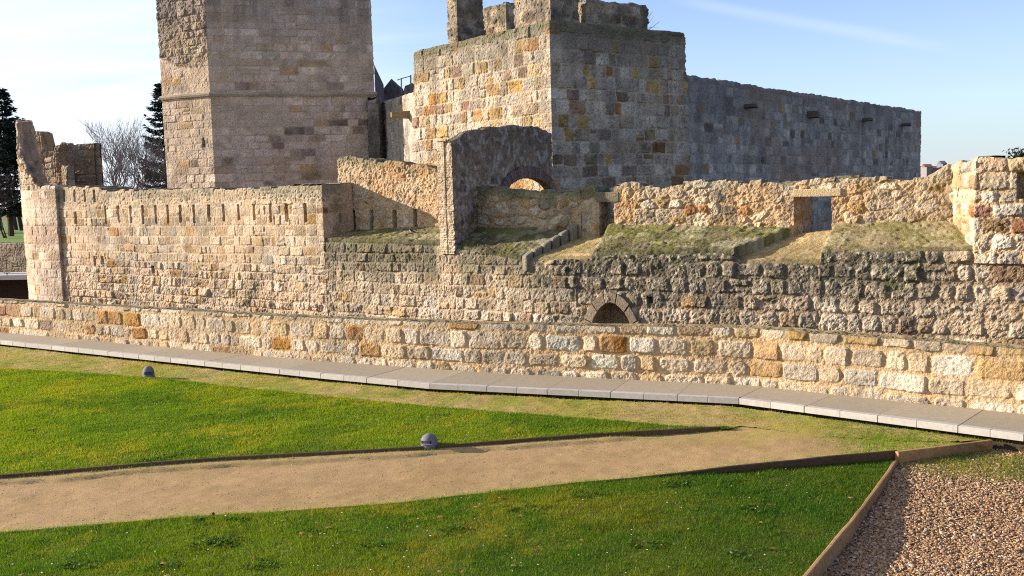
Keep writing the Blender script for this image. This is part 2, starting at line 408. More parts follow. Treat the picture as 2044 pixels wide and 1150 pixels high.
def wall(name, path, z0, top, thick, sn, seed, res=.025, rz=None, parent=None, rag=.03, batter=0, recess=None, paint=None, hole=None,
         high=None, zsplit=None, marks=(), ntop=5, topcol=None, block=0, disp=1.0, label=None, segthick=None):
    P, N, U = resample(path, res)
    rz = rz or res
    tp = np.interp(U, [a for a, b in top], [b for a, b in top])
    tp = tp + rag * 2 * (fbm(U * 2.3, U * 0 + 3, seed + 40) - .5)
    if block:
        k = np.floor(U / .27 + .4 * fbm(U * 1.3, U * 0, seed + 41)); tp = tp + block * (_hash(k, k * 0, seed + 42) - .5)
    nv = max(2, int(math.ceil((tp.max() - z0) / rz)))
    nu = len(U)
    t = np.linspace(0, 1, nv + 1)
    Z = z0 + t[None, :] * (tp[:, None] - z0)                  # nu, nv+1
    UU = np.repeat(U[:, None], nv + 1, 1)
    h, c = masonry(UU.ravel(), Z.ravel(), sn, seed, marks)
    if high:
        h2, c2 = masonry(UU.ravel(), Z.ravel(), high, seed + 300)
        zs = zsplit(UU.ravel()) if callable(zsplit) else zsplit
        m = sstep(-.05, .05, Z.ravel() - zs + .12 * (fbm(UU.ravel() * 2, Z.ravel() * 2, seed + 50) - .5))
        h = h * (1 - m) + h2 * m; c = c * (1 - m[:, None]) + c2 * m[:, None]
    if paint: c = paint(UU.ravel(), Z.ravel(), c, h)
    h = h * (disp(UU.ravel(), Z.ravel()) if callable(disp) else disp)
    fall = np.clip((tp[:, None] - Z) / .12, 0, 1).ravel()       # worn upper edge
    h = h - .04 * (1 - fall) ** 2
    if recess is not None: h = h - recess(UU.ravel(), Z.ravel())
    off = h.reshape(nu, nv + 1) + batter * (tp.max() - Z)
    X = P[:, None, :] + N[:, None, :] * off[..., None]
    V = np.concatenate([X, Z[..., None]], 2)
    C = c.reshape(nu, nv + 1, 3)
    s = np.linspace(0, 1, ntop + 2)[1:]
    tz = np.repeat(tp[:, None], len(s), 1); TU = np.repeat(U[:, None], len(s), 1); TS = np.repeat((s * thick)[None, :], nu, 0)
    th, tc = masonry(TU.ravel(), TS.ravel(), 'slab' if topcol is None else topcol, seed + 60)
    if topcol is None:
        gm = sstep(.4, .62, fbm(TU.ravel() * 1.5, TS.ravel() * 2, seed + 61)); tc = mixc(tc, L(120, 112, 92), 1 - gm)
    tk = np.ones(nu)
    if segthick:                          # thinner shell behind sharp corners
        lens = np.cumsum([np.linalg.norm(np.array(path[i + 1][:2]) - np.array(path[i][:2])) for i in range(len(path) - 1)])
        for i, a in reversed(list(enumerate(segthick))): tk[U < lens[i] - 1e-4] = a / thick
    tx = P[:, None, :] - N[:, None, :] * (TS * tk[:, None])[..., None]
    TV = np.concatenate([tx, (tz + (th.reshape(tz.shape) - .02) * np.clip(np.minimum(TS, thick - TS) / .05, 0, 1) * .8)[..., None]], 2)
    BX = P - N * (thick * tk)[:, None]
    nbk = nv if hole is not None else 6
    bt_ = np.linspace(1, 0, nbk + 1)[1:]
    bz_ = z0 + bt_[None] * (tp[:, None] - z0)
    BV = np.concatenate([np.repeat(BX[:, None], nbk, 1), bz_[..., None]], 2)
    V = np.concatenate([V, TV, BV], 1); C = np.concatenate([C, tc.reshape(nu, len(s), 3), C[:, np.round(bt_ * nv).astype(int)]], 1)
    m = V.shape[1]
    idx = np.arange(nu * m).reshape(nu, m)
    Q = np.stack([idx[:-1, :-1], idx[1:, :-1], idx[1:, 1:], idx[:-1, 1:]], 2)
    keep = np.ones(Q.shape[:2], bool)
    if hole is not None:
        um = (U[:-1] + U[1:]) / 2; zm = (Z[:-1, :-1] + Z[1:, 1:]) / 2
        hm = hole(np.repeat(um[:, None], nv, 1), zm)
        keep[:, :nv] &= ~hm
        keep[:, nv + 1 + len(s) - 1:] &= ~hm[:, ::-1][:, :keep.shape[1] - (nv + len(s))]
    Q = Q[keep].reshape(-1, 4)
    V2 = V.reshape(-1, 3); C2 = C.reshape(-1, 3)
    extraV = []; extraQ = []; extraC = []
    base = len(V2)
    for e in (0, nu - 1):                                      # end caps
        if np.linalg.norm(P[0] - P[-1]) < 1e-6: break
        fr = idx[e, :nv + 1]
        cp = V2[fr].copy(); cp[:, :2] = P[e] - N[e] * thick * tk[e]
        o = base + sum(len(x) for x in extraV)
        extraV.append(cp); extraC.append(C2[fr])
        k = np.arange(nv)
        q = np.stack([fr[:-1], fr[1:], o + k + 1, o + k], 1)
        extraQ.append(q if e == 0 else q[:, ::-1])
    if extraV:
        V2 = np.concatenate([V2] + extraV); C2 = np.concatenate([C2] + extraC); Q = np.concatenate([Q] + extraQ)
    me = np_mesh(name, V2, Q, C2, False)
    o = link(name, me, M_STONE, parent)
    if label: o['label'] = label
    return o


def patch(name, A, B, C, D, sn, seed, res=.03, skirt=(.35, .35, .35, .1), parent=None, paint=None, wob=.018, label=None):
    """sloping stone surface: A front-left, B front-right, C back-right, D back-left, with skirts front, right, left, back"""
    A, B, C, D = [np.array(p, float) for p in (A, B, C, D)]
    nu = max(3, int(max(np.linalg.norm(B - A), np.linalg.norm(C - D)) / res)); nv = max(3, int(max(np.linalg.norm(D - A), np.linalg.norm(C - B)) / res))
    s = np.linspace(0, 1, nu + 1)[:, None, None]; t = np.linspace(0, 1, nv + 1)[None, :, None]
    G = (A * (1 - s) + B * s) * (1 - t) + (D * (1 - s) + C * s) * t
    n = np.cross(B - A, D - A); n /= np.linalg.norm(n)
    e = (B - A) / np.linalg.norm(B - A); f = np.cross(n, e)
    uu = ((G - A) @ e).ravel(); vv = ((G - A) @ f).ravel()
    h, c = masonry(uu, vv, sn, seed)
    tt = np.repeat(np.linspace(0, 1, nv + 1)[None, :], nu + 1, 0).ravel()
    ss = np.repeat(np.linspace(0, 1, nu + 1)[:, None], nv + 1, 1).ravel()
    if paint: c = paint(uu, vv, tt, ss, c)
    h = h + wob * (fbm(uu * 1.5, vv * 1.5, seed + 3) - .5) * 2
    G = G - (f * .08)[None, None, :] * (((fbm(uu * 2.4, vv * 0, seed + 4) - .6) * np.clip(1 - tt * 4, 0, 1)).reshape(nu + 1, nv + 1, 1))
    ed = np.minimum(np.minimum(tt * nv, ss * nu), (1 - ss) * nu) * res
    h = h - .022 * np.clip(1 - ed / .07, 0, 1) ** 2
    V = G + (h.reshape(nu + 1, nv + 1, 1)) * n
    c = c.reshape(nu + 1, nv + 1, 3)
    fr, rt, lf, bk = skirt
    def down(a, dz): a = a.copy(); a[..., 2] -= dz; return a
    V = np.concatenate([down(V[:, :1], fr), down(V[:, :1], fr * .5), V, down(V[:, -1:], bk)], 1)
    dk = c[:, :1] * .8
    c = np.concatenate([dk, dk, c, c[:, -1:]], 1)
    V = np.concatenate([down(V[:1], lf), V, down(V[-1:], rt)], 0); c = np.concatenate([c[:1] * .85, c, c[-1:] * .85], 0)
    a, b = V.shape[:2]; idx = np.arange(a * b).reshape(a, b)
    Q = np.stack([idx[:-1, :-1], idx[1:, :-1], idx[1:, 1:], idx[:-1, 1:]], 2).reshape(-1, 4)
    o = link(name, np_mesh(name, V.reshape(-1, 3), Q, c.reshape(-1, 3)), M_STONE, parent)
    if label: o['label'] = label
    return o


# =================================================================== SITE PLAN
OA = at(112, 480, 37.4); OB = at(645, 440, 29.0); OC = at(1040, 560, 25.0); OD = at(2090, 580, 19.1)
OD[:2] += (OD[:2] - OC[:2]) / np.linalg.norm(OD[:2] - OC[:2]) * 5


def extend(pts, a=0, b=0):             # carry a surveyed line on past the edges of the view
    pts = [np.array(p, float) for p in pts]
    for i, j, d in ((0, 1, a), (-1, -2, b)):
        if d: t = pts[i][:2] - pts[j][:2]; pts[i][:2] += t / np.linalg.norm(t) * d
    return pts


def onO(px, py):                         # on the outer face of the curtain wall
    return vp(px, py, OA, OB) if px < 645 else (vp(px, py, OB, OC) if px < 1040 else vp(px, py, OC, OD))


def inward(p, q):
    t = np.array([q[0] - p[0], q[1] - p[1]]); t /= np.linalg.norm(t); return np.array([-t[1], t[0]])


nBC, nCD = inward(OB, OC), inward(OC, OD)
PB = OB[:2] + nBC * 1.25; PC = OC[:2] + (nBC + nCD) / np.linalg.norm(nBC + nCD) * 1.4; PD = OD[:2] + nCD * 1.5


def onP(px, py):                         # on the face of the rear parapet
    a = vp(px, py, PB, PC); b = vp(px, py, PC, PD)
    return a if a[0] < PC[0] else b


T0 = at(1103, 300, 33.0)                 # square tower: near corner
TL = T0[:2] + np.array([-.66, .75]) * 7.45; TR = T0[:2] + np.array([.818, .575]) * 6.05
TB = TL + (TR - T0[:2])
MOATZ = -3.5

# ------------------------------------------------------------------ low parapet wall beside the walkway
ZW = .18
LWpx = [(-90, 655), (0, 663), (640, 721), (1000, 745), (1500, 769), (1700, 791), (2044, 826), (2140, 838)]
LW = extend([gp(a, b, ZW)[:2] for a, b in LWpx], 7, 5)
lw_top = []
for (a, b), ty in zip(LWpx, (595, 600, 636, 648, 656, 671, 698, 706)):
    i = LWpx.index((a, b)); p = LW[i]; q = LW[i + 1] if i < len(LW) - 1 else LW[i - 1]
    lw_top.append((upos(LW, p), vp(a, ty, p, q)[2]))


def seg_pt(path, px, py):
    for i in range(len(path) - 1):
        p = vp(px, py, path[i], path[i + 1])
        a, b = np.array(path[i][:2]), np.array(path[i + 1][:2])
        t = (p[:2] - a) @ (b - a) / ((b - a) @ (b - a))
        if -1e-3 <= t <= 1.001 and p[1] > 0: return p
    return p


OR, BR, WH, YE = L(176, 104, 26), L(150, 88, 48), L(222, 212, 196), L(190, 150, 70)
lw_marks = []
for px, py, c in ((1205, 697, L(172, 108, 24)), (710, 650, L(176, 120, 66)), (720, 690, L(190, 140, 86)), (945, 658, L(170, 120, 56)), (1940, 703, L(196, 132, 40)), (1990, 712, YE),
                  (1395, 680, L(160, 134, 70)), (1540, 745, L(186, 142, 84)), (1540, 710, L(180, 134, 84)), (1600, 675, YE), (1690, 678, YE), (1985, 750, L(190, 146, 80)),
                  (555, 683, L(184, 130, 50)), (235, 633, L(170, 116, 44)), (262, 634, L(186, 136, 60)), (655, 690, WH), (1630, 752, WH), (1805, 772, WH), (1705, 762, WH),
                  (1215, 735, WH), (1430, 700, L(150, 128, 92)), (10, 622, L(150, 90, 66)), (100, 655, L(120, 104, 100)), (1330, 668, WH), (1115, 700, WH)):
    p = seg_pt(LW, px, py); lw_marks.append((upos(LW, p), p[2], c))


def paint_low(u, z, c, h):
    m = sstep(.46, .62, fbm(u * 1.2, z * 1.2, 811)) * .3
    c = mixc(c, L(200, 172, 132), m)
    m = sstep(.5, .64, fbm(u * .8, z * 1.6, 812)) * .4
    c = mixc(c, L(140, 120, 94), m)
    return mixc(c, L(110, 100, 78), sstep(1.0, 1.25, z + .25 * (fbm(u * 3, z * 3, 813) - .5)) * .35)


low = wall('low_wall', LW, MOATZ + 3.4, lw_top, .5, 'parapet', 101, res=.02, rag=.02, marks=lw_marks, paint=paint_low, ntop=10, topcol='plaster')
tag(low, 'low wall of big cream boulders running along the back of the paved walkway', 'wall')

# ------------------------------------------------------------------ curtain wall
cw = empty('curtain_wall', (OB[0], OB[1], 0), 'long battered stone curtain wall with mossy sloping ledges and a small pointed doorway', 'castle wall')
slots = []
for i, px in enumerate((212, 238, 262, 286, 312, 336, 361, 388, 418, 447, 477, 508, 541, 573, 610)):
    a = onO(px, 444 - i * .35); b = onO(px, 412 - i * .35)
    slots.append((upos([OA, OB], a), a[2] + random.uniform(-.06, .04), b[2], random.uniform(.04, .06)))
for px in (129, 150, 170, 189):
    a = onO(px, 402); b = onO(px, 380); slots.append((upos([OA, OB], a), a[2], b[2], .05))
for px, y0, y1 in ((152, 446, 424), (125, 520, 505), (190, 530, 512), (306, 545, 532), (205, 527, 512)):
    a = onO(px, y0); b = onO(px, y1); slots.append((upos([OA, OB], a), a[2], b[2], .07))


def rec_left(u, z):
    d = np.zeros(len(u))
    un = u + .015 * (fbm(z * 5, u * 2, 5) - .5) * 2
    for su, a, b, w in slots:
        d = np.maximum(d, .55 * sstep(w + .01, w - .005, np.abs(un - su)) * sstep(a - .02, a + .02, z) * sstep(b + .02, b - .02, z))
    return d


def paint_left(u, z, c, h):
    m = sstep(3.95, 4.35, z + .35 * (fbm(u * 1.5, z * 3, 77) - .5)) * .7
    c = mixc(c, L(120, 114, 92), m)
    m = sstep(.5, .66, fbm(u * .7, z * .9, 78)) * .5
    c = mixc(c, L(204, 176, 144), m)
    return c


tops = [(px, y) for px, y in ((112, 373), (196, 373), (203, 382), (330, 379), (480, 376), (560, 373), (640, 368))]
OBB = OB[:2] + inward(OA, OB) * 1.22
leftpath = [OA[:2], OB[:2], OBB]
tl = [(upos([OA, OB], onO(px, y)), onO(px, y)[2]) for px, y in tops]; tl.append((99, tl[-1][1]))
mk = []
for px, py, c in ((170, 512, L(190, 140, 60)), (195, 540, YE), (250, 565, YE), (345, 543, L(186, 134, 60)), (420, 541, L(184, 128, 56)), (428, 541, L(170, 110, 50)), (150, 566, L(176, 136, 60)),
                  (340, 450, L(140, 96, 66)), (545, 448, L(184, 132, 60)), (575, 452, L(190, 140, 80)), (612, 447, L(186, 140, 60)), (372, 452, YE), (470, 590, YE)):
    p = onO(px, py); mk.append((upos(leftpath, p), p[2], c))
wall('wall_face', leftpath, MOATZ, tl, 1.2, 'curtain', 201, res=.02, rz=.025, parent=cw, rag=.04, block=.08, recess=rec_left, paint=paint_left,
     high='rubble_small', zsplit=3.95, marks=mk, ntop=14,
     disp=lambda u, z: .42 + .75 * sstep(2.6, 1.2, z + .8 * (fbm(u * .6, z * .6, 79) - .5)))

# right-hand part under the ledges
rp = [OB[:2], OC[:2], OD[:2]]
topR = [(650, 481), (884, 488), (909, 492), (1036, 517), (1044, 519), (1176, 515), (1182, 509), (1300, 505), (1440, 503), (1470, 512), (1480, 523), (1636, 523), (1640, 502), (1800, 500), (1944, 498), (2070, 497)]
tr = [(0, onO(646, 481)[2] - .02)] + [(upos(rp, onO(x, y)), onO(x, y)[2] - .03) for x, y in topR]
UX = lambda px, py=560: upos(rp, onO(px, py))
uA, uB, uC, uD, uE = UX(700), UX(1000), UX(1120), UX(1800), UX(1960)


def paint_right(u, z, c, h):
    n = fbm(u * 1.3, z * 1.3, 90, 4); n2 = fbm(u * 9, z * 9, 91, 3)
    zone = sstep(uB, uC, u) * (1 - sstep(uD, uE, u))
    low = .55 + .9 * (1 - sstep(uC, uD, u)) * 0
    m = zone * sstep(.75, 1.7, z + (n - .5) * 1.9) * sstep(.22, .45, n2 + .25 * n)
    c = mixc(c, LICH, m * .8)
    m = zone * sstep(1.75, 2.35, z + (fbm(u * .8, z, 96) - .5) * 1.5) * sstep(.32, .5, n2) * .8
    c = mixc(c, L(74, 72, 58), m)
    zone2 = (1 - sstep(uB, uC, u))
    m = zone2 * sstep(1.35, 2.35, z + (n - .5) * 1.3) * .85 * sstep(.25, .5, n2 + .2)
    c = mixc(c, L(104, 97, 78), m)
    m = .5 * sstep(1.6, 2.5, z + (fbm(u * 2.1, z * 1.1, 92) - .5) * 1.7) * sstep(.5, .68, fbm(u * 2.7, z * 2.7, 93)) * (1 - sstep(uD, uE, u)) * .75
    c = mixc(c, L(78, 84, 40), m)
    m = sstep(.58, .7, fbm(u * 14, z * 14, 94, 2)) * zone * .6
    c = mixc(c, L(176, 164, 140), m)
    # the clean pale band under the tall pier
    uP = UX(897); m = sstep(.55, .2, np.abs(u - uP + .3 * (fbm(z * 1.2, z * 0, 95) - .5))) * .6
    c = mixc(c, L(196, 172, 142), m)
    return c


DA = [onO(1183, 645), onO(1263, 648), onO(1224, 603)]
ud0, ud1, udc = [upos(rp, p) for p in DA]; zd = DA[2][2]; zsp = (DA[0][2] + DA[1][2]) / 2


def door_in(u, z, grow=0.0):
    hw = (ud1 - ud0) / 2 + grow; uc = (ud0 + ud1) / 2
    hgt = zd - zsp + grow
    q = np.clip((z - (zsp - .25)) / (hgt + .25), -9, 1)
    wid = np.where(z < zsp - .25, hw * 1.04, hw * 1.04 * np.clip(1 - np.clip(q, 0, 1) ** 1.61, 0, 1) ** .571)
    return np.where(z > zsp + hgt, False, np.abs(u - uc) < wid)


def rec_right(u, z):
    d = np.where(door_in(u, z), 1.1, 0.0)
    for px, y0, y1 in ((1298, 605, 592),):
        a = onO(px, y0); b = onO(px, y1); su = upos(rp, a)
        d = np.maximum(d, .25 * ((np.abs(u - su) < .06) & (z > a[2]) & (z < b[2])))
    return d


wall('wall_face', rp, MOATZ, tr, .5, 'curtain', 231, res=.022, parent=cw, rag=.02, recess=rec_right, paint=paint_right,
     high='curtain_big', zsplit=lambda u: np.where(u > UX(1150), -9, 9), ntop=4)

# ring of voussoirs round the postern
mb = MB(); uc = (ud0 + ud1) / 2; hw = (ud1 - ud0) / 2
tdir = np.array([OD[0] - OC[0], OD[1] - OC[1]]); tdir /= np.linalg.norm(tdir); ndir = np.array([tdir[1], -tdir[0]])
c0 = np.array(OC[:2]) + tdir * (uc - upos(rp, OC))


def dpt(a, z, out): return np.array([*(c0 + tdir * a + ndir * out), z])


def ringpt(th, extra):
    hgt = zd - (zsp - .25); s = math.cos(th); v = math.sin(th)
    vp_ = max(0.0, 1 - abs(s) ** 1.75) ** .62
    return s * hw * 1.05 + s * extra, zsp - .25 + vp_ * hgt + v * extra * 1.05


NV = 7
for k in range(NV):
    t0 = math.pi * k / NV + .012; t1 = math.pi * (k + 1) / NV - .012
    ts = [t0, (t0 + t1) / 2, t1]
    ex = .2 + .05 * random.random()
    o_ = .085 + .03 * random.random()
    inn = [ringpt(t, .0) for t in ts]; out = [ringpt(t, ex) for t in ts]
    loop = inn + out[::-1]
    v = [dpt(a, z, o_) for a, z in loop] + [dpt(a, z, -.5) for a, z in loop]
    n = len(loop)
    f = [tuple(range(n)), tuple(range(2 * n - 1, n - 1, -1))] + [(i, n + i, n + (i + 1) % n, (i + 1) % n) for i in range(n)]
    cc = L(146, 130, 108) * random.uniform(.65, 1.05)
    mb.add(v, f, cc)
ringo = mb.build('doorway_arch', M_STONE, cw, bevel=.012)
ringo['label'] = 'pointed doorway arch of pale smooth voussoirs'
mb = MB()
for k in range(6):
    a = -hw * 1.2 + k * hw * .4
    q = [(a + .004, -.86 - .01 * (k % 2)), (a + hw * .4 - .004, -.86 - .01 * (k % 2)), (a + hw * .4 - .004, -.9), (a + .004, -.9)]
    P4 = [c0 + tdir * x + ndir * y for x, y in q]
    mb.prism(P4, -1.0, zd + .1, L(58, 64, 80) * random.uniform(.8, 1.1))
mb.build('door', M_WOOD, cw)

# sloping ledges (glacis) with embrasures between them
def paint_slope(am, g2=GREENL):
    def f(u, v, t, s, c):
        n = fbm(u * 1.7, v * 1.7, 500 + int(am * 100), 4)
        m = sstep(.46, .64, n + .12 * (t - .4)) * am
        c = mixc(c, g2, m)
        n = fbm(u * 3.3, v * 3.3, 520, 4)
        c = mixc(c, L(168, 160, 124), sstep(.52, .66, n) * .5)
        c = mixc(c, L(66, 66, 46), sstep(.16, .02, t + .16 * (fbm(u * 5, v * 5, 530) - .5)) * .55)
        return c
    return f


def pt(px, py, fn, lift=0.0, out=0.0):
    p = fn(px, py).copy(); p[2] += lift
    return p


def outw(p, d, n): return np.array([p[0] - n[0] * d, p[1] - n[1] * d, p[2]])


def ledge(name, f0, f1, b1, b0, sn, seed, n0, n1, am, skirt, label, over=-.02):
    A, B = outw(onO(*f0), over, n0), outw(onO(*f1), over, n1)
    C, D = onP(*b1), onP(*b0)
    C = outw(C, -.15, n1); D = outw(D, -.15, n0)
    patch(name, A, B, C, D, sn, seed, parent=cw, skirt=skirt, paint=paint_slope(am), label=label)


ledge('sloping_ledge', (648, 477), (897, 484), (897, 449), (684, 459), 'slab', 301, nBC, nBC, .6, (.1, .2, .2, .1), 'mossy flagged ledge where the bird stands')
ledge('sloping_ledge', (900, 489), (1040, 516), (1146, 449), (930, 449), 'slab', 311, nBC, nBC, .6, (.1, .3, .3, .1), 'ledge half in shade under the arched wall')
ledge('embrasure_floor', (1030, 520), (1190, 514), (1232, 468), (1140, 470), 'floor', 321, nCD, nCD, .35, (.06, .1, .1, .1), None, over=-.01)
ledge('sloping_ledge', (1180, 506), (1464, 499), (1585, 449), (1214, 443), 'slab', 331, nCD, nCD, .6, (.12, .5, .35, .1), 'broad mossy ledge between the two embrasures')
ledge('embrasure_floor', (1440, 524), (1660, 524), (1690, 456), (1566, 468), 'floor', 341, nCD, nCD, .12, (.06, .1, .1, .1), None, over=-.01)
ledge('sloping_ledge', (1638, 500), (1952, 498), (1900, 436), (1664, 441), 'plaster', 351, nCD, nCD, .5, (.14, .3, .5, .1), 'smooth ledge beside the tall right-hand pier')

# turf and weeds rooted on the ledges
def ledge_turf():
    rng = np.random.default_rng(8); V = []; C = []
    for f0, f1, b1, b0, n, am, k in (((660, 478), (890, 484), (890, 451), (690, 460), 800, .58, 1), ((915, 490), (1035, 514), (1130, 452), (940, 452), 400, .58, 2), ((1190, 505), (1455, 500), (1570, 451), (1222, 445), 800, .6, 3), ((1648, 500), (1935, 497), (1895, 440), (1672, 443), 250, .62, 4), ((1200, 513), (1640, 522), (1650, 512), (1200, 508), 500, .5, 5)):
        A, B, C3, D = onO(*f0), onO(*f1), onP(*b1), onP(*b0)
        s_, t_ = rng.uniform(0, 1, n * 3), rng.uniform(0, 1, n * 3)
        m = fbm(s_ * 6 + k, t_ * 3, 400 + k, 3) > am; s_, t_ = s_[m][:n], t_[m][:n]
        for s, t in zip(s_, t_):
            p = (A * (1 - s) + B * s) * (1 - t) + (D * (1 - s) + C3 * s) * t
            a = rng.uniform(0, 6.283); w = rng.uniform(.004, .009); h = rng.uniform(.015, .055) * (1.6 if rng.uniform() < .06 else 1)
            d = np.array([math.cos(a) * w, math.sin(a) * w, 0]); l = rng.normal(0, .02, 2)
            V += [p - d + [0, 0, -.01], p + d + [0, 0, -.01], p + np.array([l[0], l[1], h + .01])]; C += [L(126, 128, 44) * rng.uniform(.5, 1.2)] * 3
    me = np_mesh('ledge_turf', np.array(V), np.arange(len(V)).reshape(-1, 3), np.array(C), False)
    tag(link('ledge_turf', me, M_GRASS), 'thin olive turf and moss growing on the sloping wall ledges', 'turf', kind='stuff')


ledge_turf()

# sunk kerb stones along the left embrasure's cheek
mb = MB()
A = outw(onO(1046, 514), .05, nCD); B = onP(1150, 447); A[2] += .03; B[2] += .03
for k in range(6):
    p, q = A + (B - A) * (k / 6 + .012), A + (B - A) * ((k + 1) / 6 - .012)
    t = (q - p)[:2] / np.linalg.norm((q - p)[:2]); n = np.array([-t[1], t[0]]) * random.uniform(.1, .12)
    zz = [p[2], q[2], q[2], p[2]]
    mb.prism([p[:2] - n, q[:2] - n, q[:2] + n, p[:2] + n], [z - .4 for z in zz], [z + random.uniform(-.02, .03) for z in zz], L(126, 120, 102) * random.uniform(.8, 1.1))
mb.build('cheek_stones', M_STONE, cw, bevel=.05)

# rear parapet: left piece, with slots at its foot
pp = [PB, PC, PD]
PBx = vp(676, 400, PB, PC)[:2]
lp = [PBx, vp(902, 400, PB, PC)[:2]]
lpt = [(upos(lp, vp(x, y, PB, PC)), vp(x, y, PB, PC)[2]) for x, y in ((676, 318), (690, 311), (740, 318), (800, 325), (850, 332), (902, 344))]
ps = []
for px, y0, y1 in ((706, 456, 420), (742, 456, 420), (788, 452, 420), (829, 451, 418), (881, 450, 419)):
    a = vp(px, y0, PB, PC); b = vp(px, y1, PB, PC); ps.append((upos(lp, a), a[2] - .2, b[2], .055))


def rec_pl(u, z):
    d = np.zeros(len(u))
    for su, a, b, w in ps:
        d = np.maximum(d, .35 * sstep(w + .015, w - .01, np.abs(u - su + .03 * (fbm(z * 6, u, 8) - .5))) * sstep(b + .02, b - .02, z))
    return d


def paint_pl(u, z, c, h):
    t = np.interp(u, [a for a, b in lpt], [b for a, b in lpt])
    m = sstep(-.45, -.05, z - t + .25 * (fbm(u * 3, z * 3, 66) - .5)) * .75
    c = mixc(c, L(112, 108, 76), m)
    return mixc(c, L(190, 142, 92), sstep(.5, .65, fbm(u * 1.1, z * 1.1, 67)) * .4)


wall('parapet', lp, 2.6, lpt, .55, 'rubble_mortar', 401, res=.025, parent=cw, rag=.05, block=.06, recess=rec_pl, paint=paint_pl, ntop=8)
# rear parapet: stretch in the shade of the arched wall, up to the left embrasure
ap = [vp(950, 430, PB, PC)[:2], PC, vp(1196, 430, PC, PD)[:2], vp(1196, 430, PC, PD)[:2] + np.array([.35, .75])]
apt = [(upos(ap, onP(x, y)), onP(x, y)[2]) for x, y in ((950, 372), (1005, 377), (1050, 378), (1100, 384), (1140, 378), (1170, 372), (1196, 404))]
apt[-1] = (apt[-1][0], onP(1196, 376)[2]); apt.append((99, apt[-1][1]))


def paint_ap(u, z, c, h):
    t = np.interp(u, [a for a, b in apt], [b for a, b in apt])
    m = sstep(-.35, -.02, z - t + .3 * (fbm(u * 2.5, z * 2.5, 68) - .5)) * .8
    return mixc(c, L(92, 96, 62), m)


wall('parapet', ap, 2.5, apt, .5, 'rubble', 411, res=.025, parent=cw, rag=.07, block=.1, paint=paint_ap, ntop=6,
     hole=lambda u, z: (u > 1e9))
# lintel over the left embrasure
def beam(p, q, z0, z1, depth, c, name, bev=.02, lab=None):
    t = (np.array(q[:2]) - p[:2]); t = t / np.linalg.norm(t); n = np.array([-t[1], t[0]])
    m = MB(); m.prism([p[:2], q[:2], q[:2] + n * depth, p[:2] + n * depth], z0, z1, c)
    o = m.build(name, M_STONE, cw, bevel=bev)
    if lab: o['label'] = lab
    return o


p, q = onP(1190, 404), onP(1236, 404)
beam(outw(p, .03, nCD), outw(q, .03, nCD), onP(1200, 404)[2], onP(1200, 384)[2], .5, L(120, 112, 92), 'lintel')
# rear parapet: long piece right of the left embrasure, and the pieces round the right embrasure
def topP(lst, path): return [(upos(path, onP(x, y)), onP(x, y)[2]) for x, y in lst]


J0 = onP(1226, 420)[:2]; J1 = onP(1584, 420)[:2]; J1b = np.array(at(1622, 420, J1[1] + .85))[:2]
mp = [J0 + np.array([.35, .75]), J0, J1, J1b]
mt = [(0, onP(1226, 372)[2]), (upos(mp, J0), onP(1226, 372)[2])] + topP([(1260, 370), (1320, 373), (1350, 364), (1450, 362), (1540, 362), (1583, 366)], mp) + [(99, onP(1584, 393)[2] + .12)]


def paint_mp(u, z, c, h):
    m = sstep(.5, .64, fbm(u * .9, z * .9, 70)) * .35
    c = mixc(c, L(196, 150, 92), m)
    t = 4.15
    c = mixc(c, L(146, 136, 110), sstep(3.85, 4.15, z + .3 * (fbm(u * 3, z * 3, 71) - .5)) * .6)
    return c


wall('parapet', mp, 2.6, mt, .55, 'rubble', 421, res=.022, parent=cw, rag=.05, block=.12, paint=paint_mp, ntop=8)
K0 = onP(1661, 420)[:2]; K1 = onP(1900, 420)[:2]
kp = [K0 + np.array([.3, .6]), K0, K1]
kt = [(0, onP(1661, 357)[2]), (upos(kp, K0), onP(1661, 357)[2])] + topP([(1720, 356), (1800, 355), (1850, 353), (1870, 344), (1893, 334)], kp) + [(99, 4.5)]
wall('parapet', kp, 2.6, kt, .55, 'rubble', 431, res=.022, parent=cw, rag=.05, block=.12, paint=paint_mp, ntop=8)
# wall over the right embrasure and its lintel
op = [onP(1580, 380)[:2], onP(1666, 380)[:2]]
ot = topP([(1580, 364), (1620, 359), (1666, 357)], op)
zl0, zl1 = onP(1620, 393)[2], onP(1620, 377)[2]
wall('parapet', op, zl1 - .01, ot, .55, 'rubble', 441, res=.022, parent=cw, rag=.05, block=.1, paint=paint_mp, ntop=6)
p, q = onP(1583, 392), onP(1680, 384)
beam(outw(p, .05, nCD), outw(q, .05, nCD), zl0, zl1, .6, L(186, 164, 128), 'lintel')

# tall pier at the right end
G0 = onP(1890, 420)[:2] + nCD * .3; G1 = onO(1947, 420)[:2] - nCD * .04; G2 = np.array(OD[:2]) - nCD * .04
gpz = [G0, G1, G2]
gt = [(0, onP(1893, 330)[2]), (upos(gpz, G1) - .55, onO(1930, 321)[2]), (upos(gpz, G1), onO(1947, 314)[2]), (upos(gpz, onO(1990, 316)), onO(1990, 316)[2]), (upos(gpz, onO(2044, 316)), onO(2044, 318)[2] + .02), (99, onO(2044, 316)[2])]
slit = onO(2038, 396); slit2 = onO(2038, 343)
gs = (upos(gpz, slit), slit[2], slit2[2])
uG1 = upos(gpz, G1)


def rec_pier(u, z):
    d = .5 * ((u > gs[0] - .06) & (z > gs[1]) & (z < gs[2]))
    v = vs
    d = np.maximum(d, .3 * ((np.abs(u - v[0]) < .018) & (z > v[1]) & (z < v[2])))
    return d


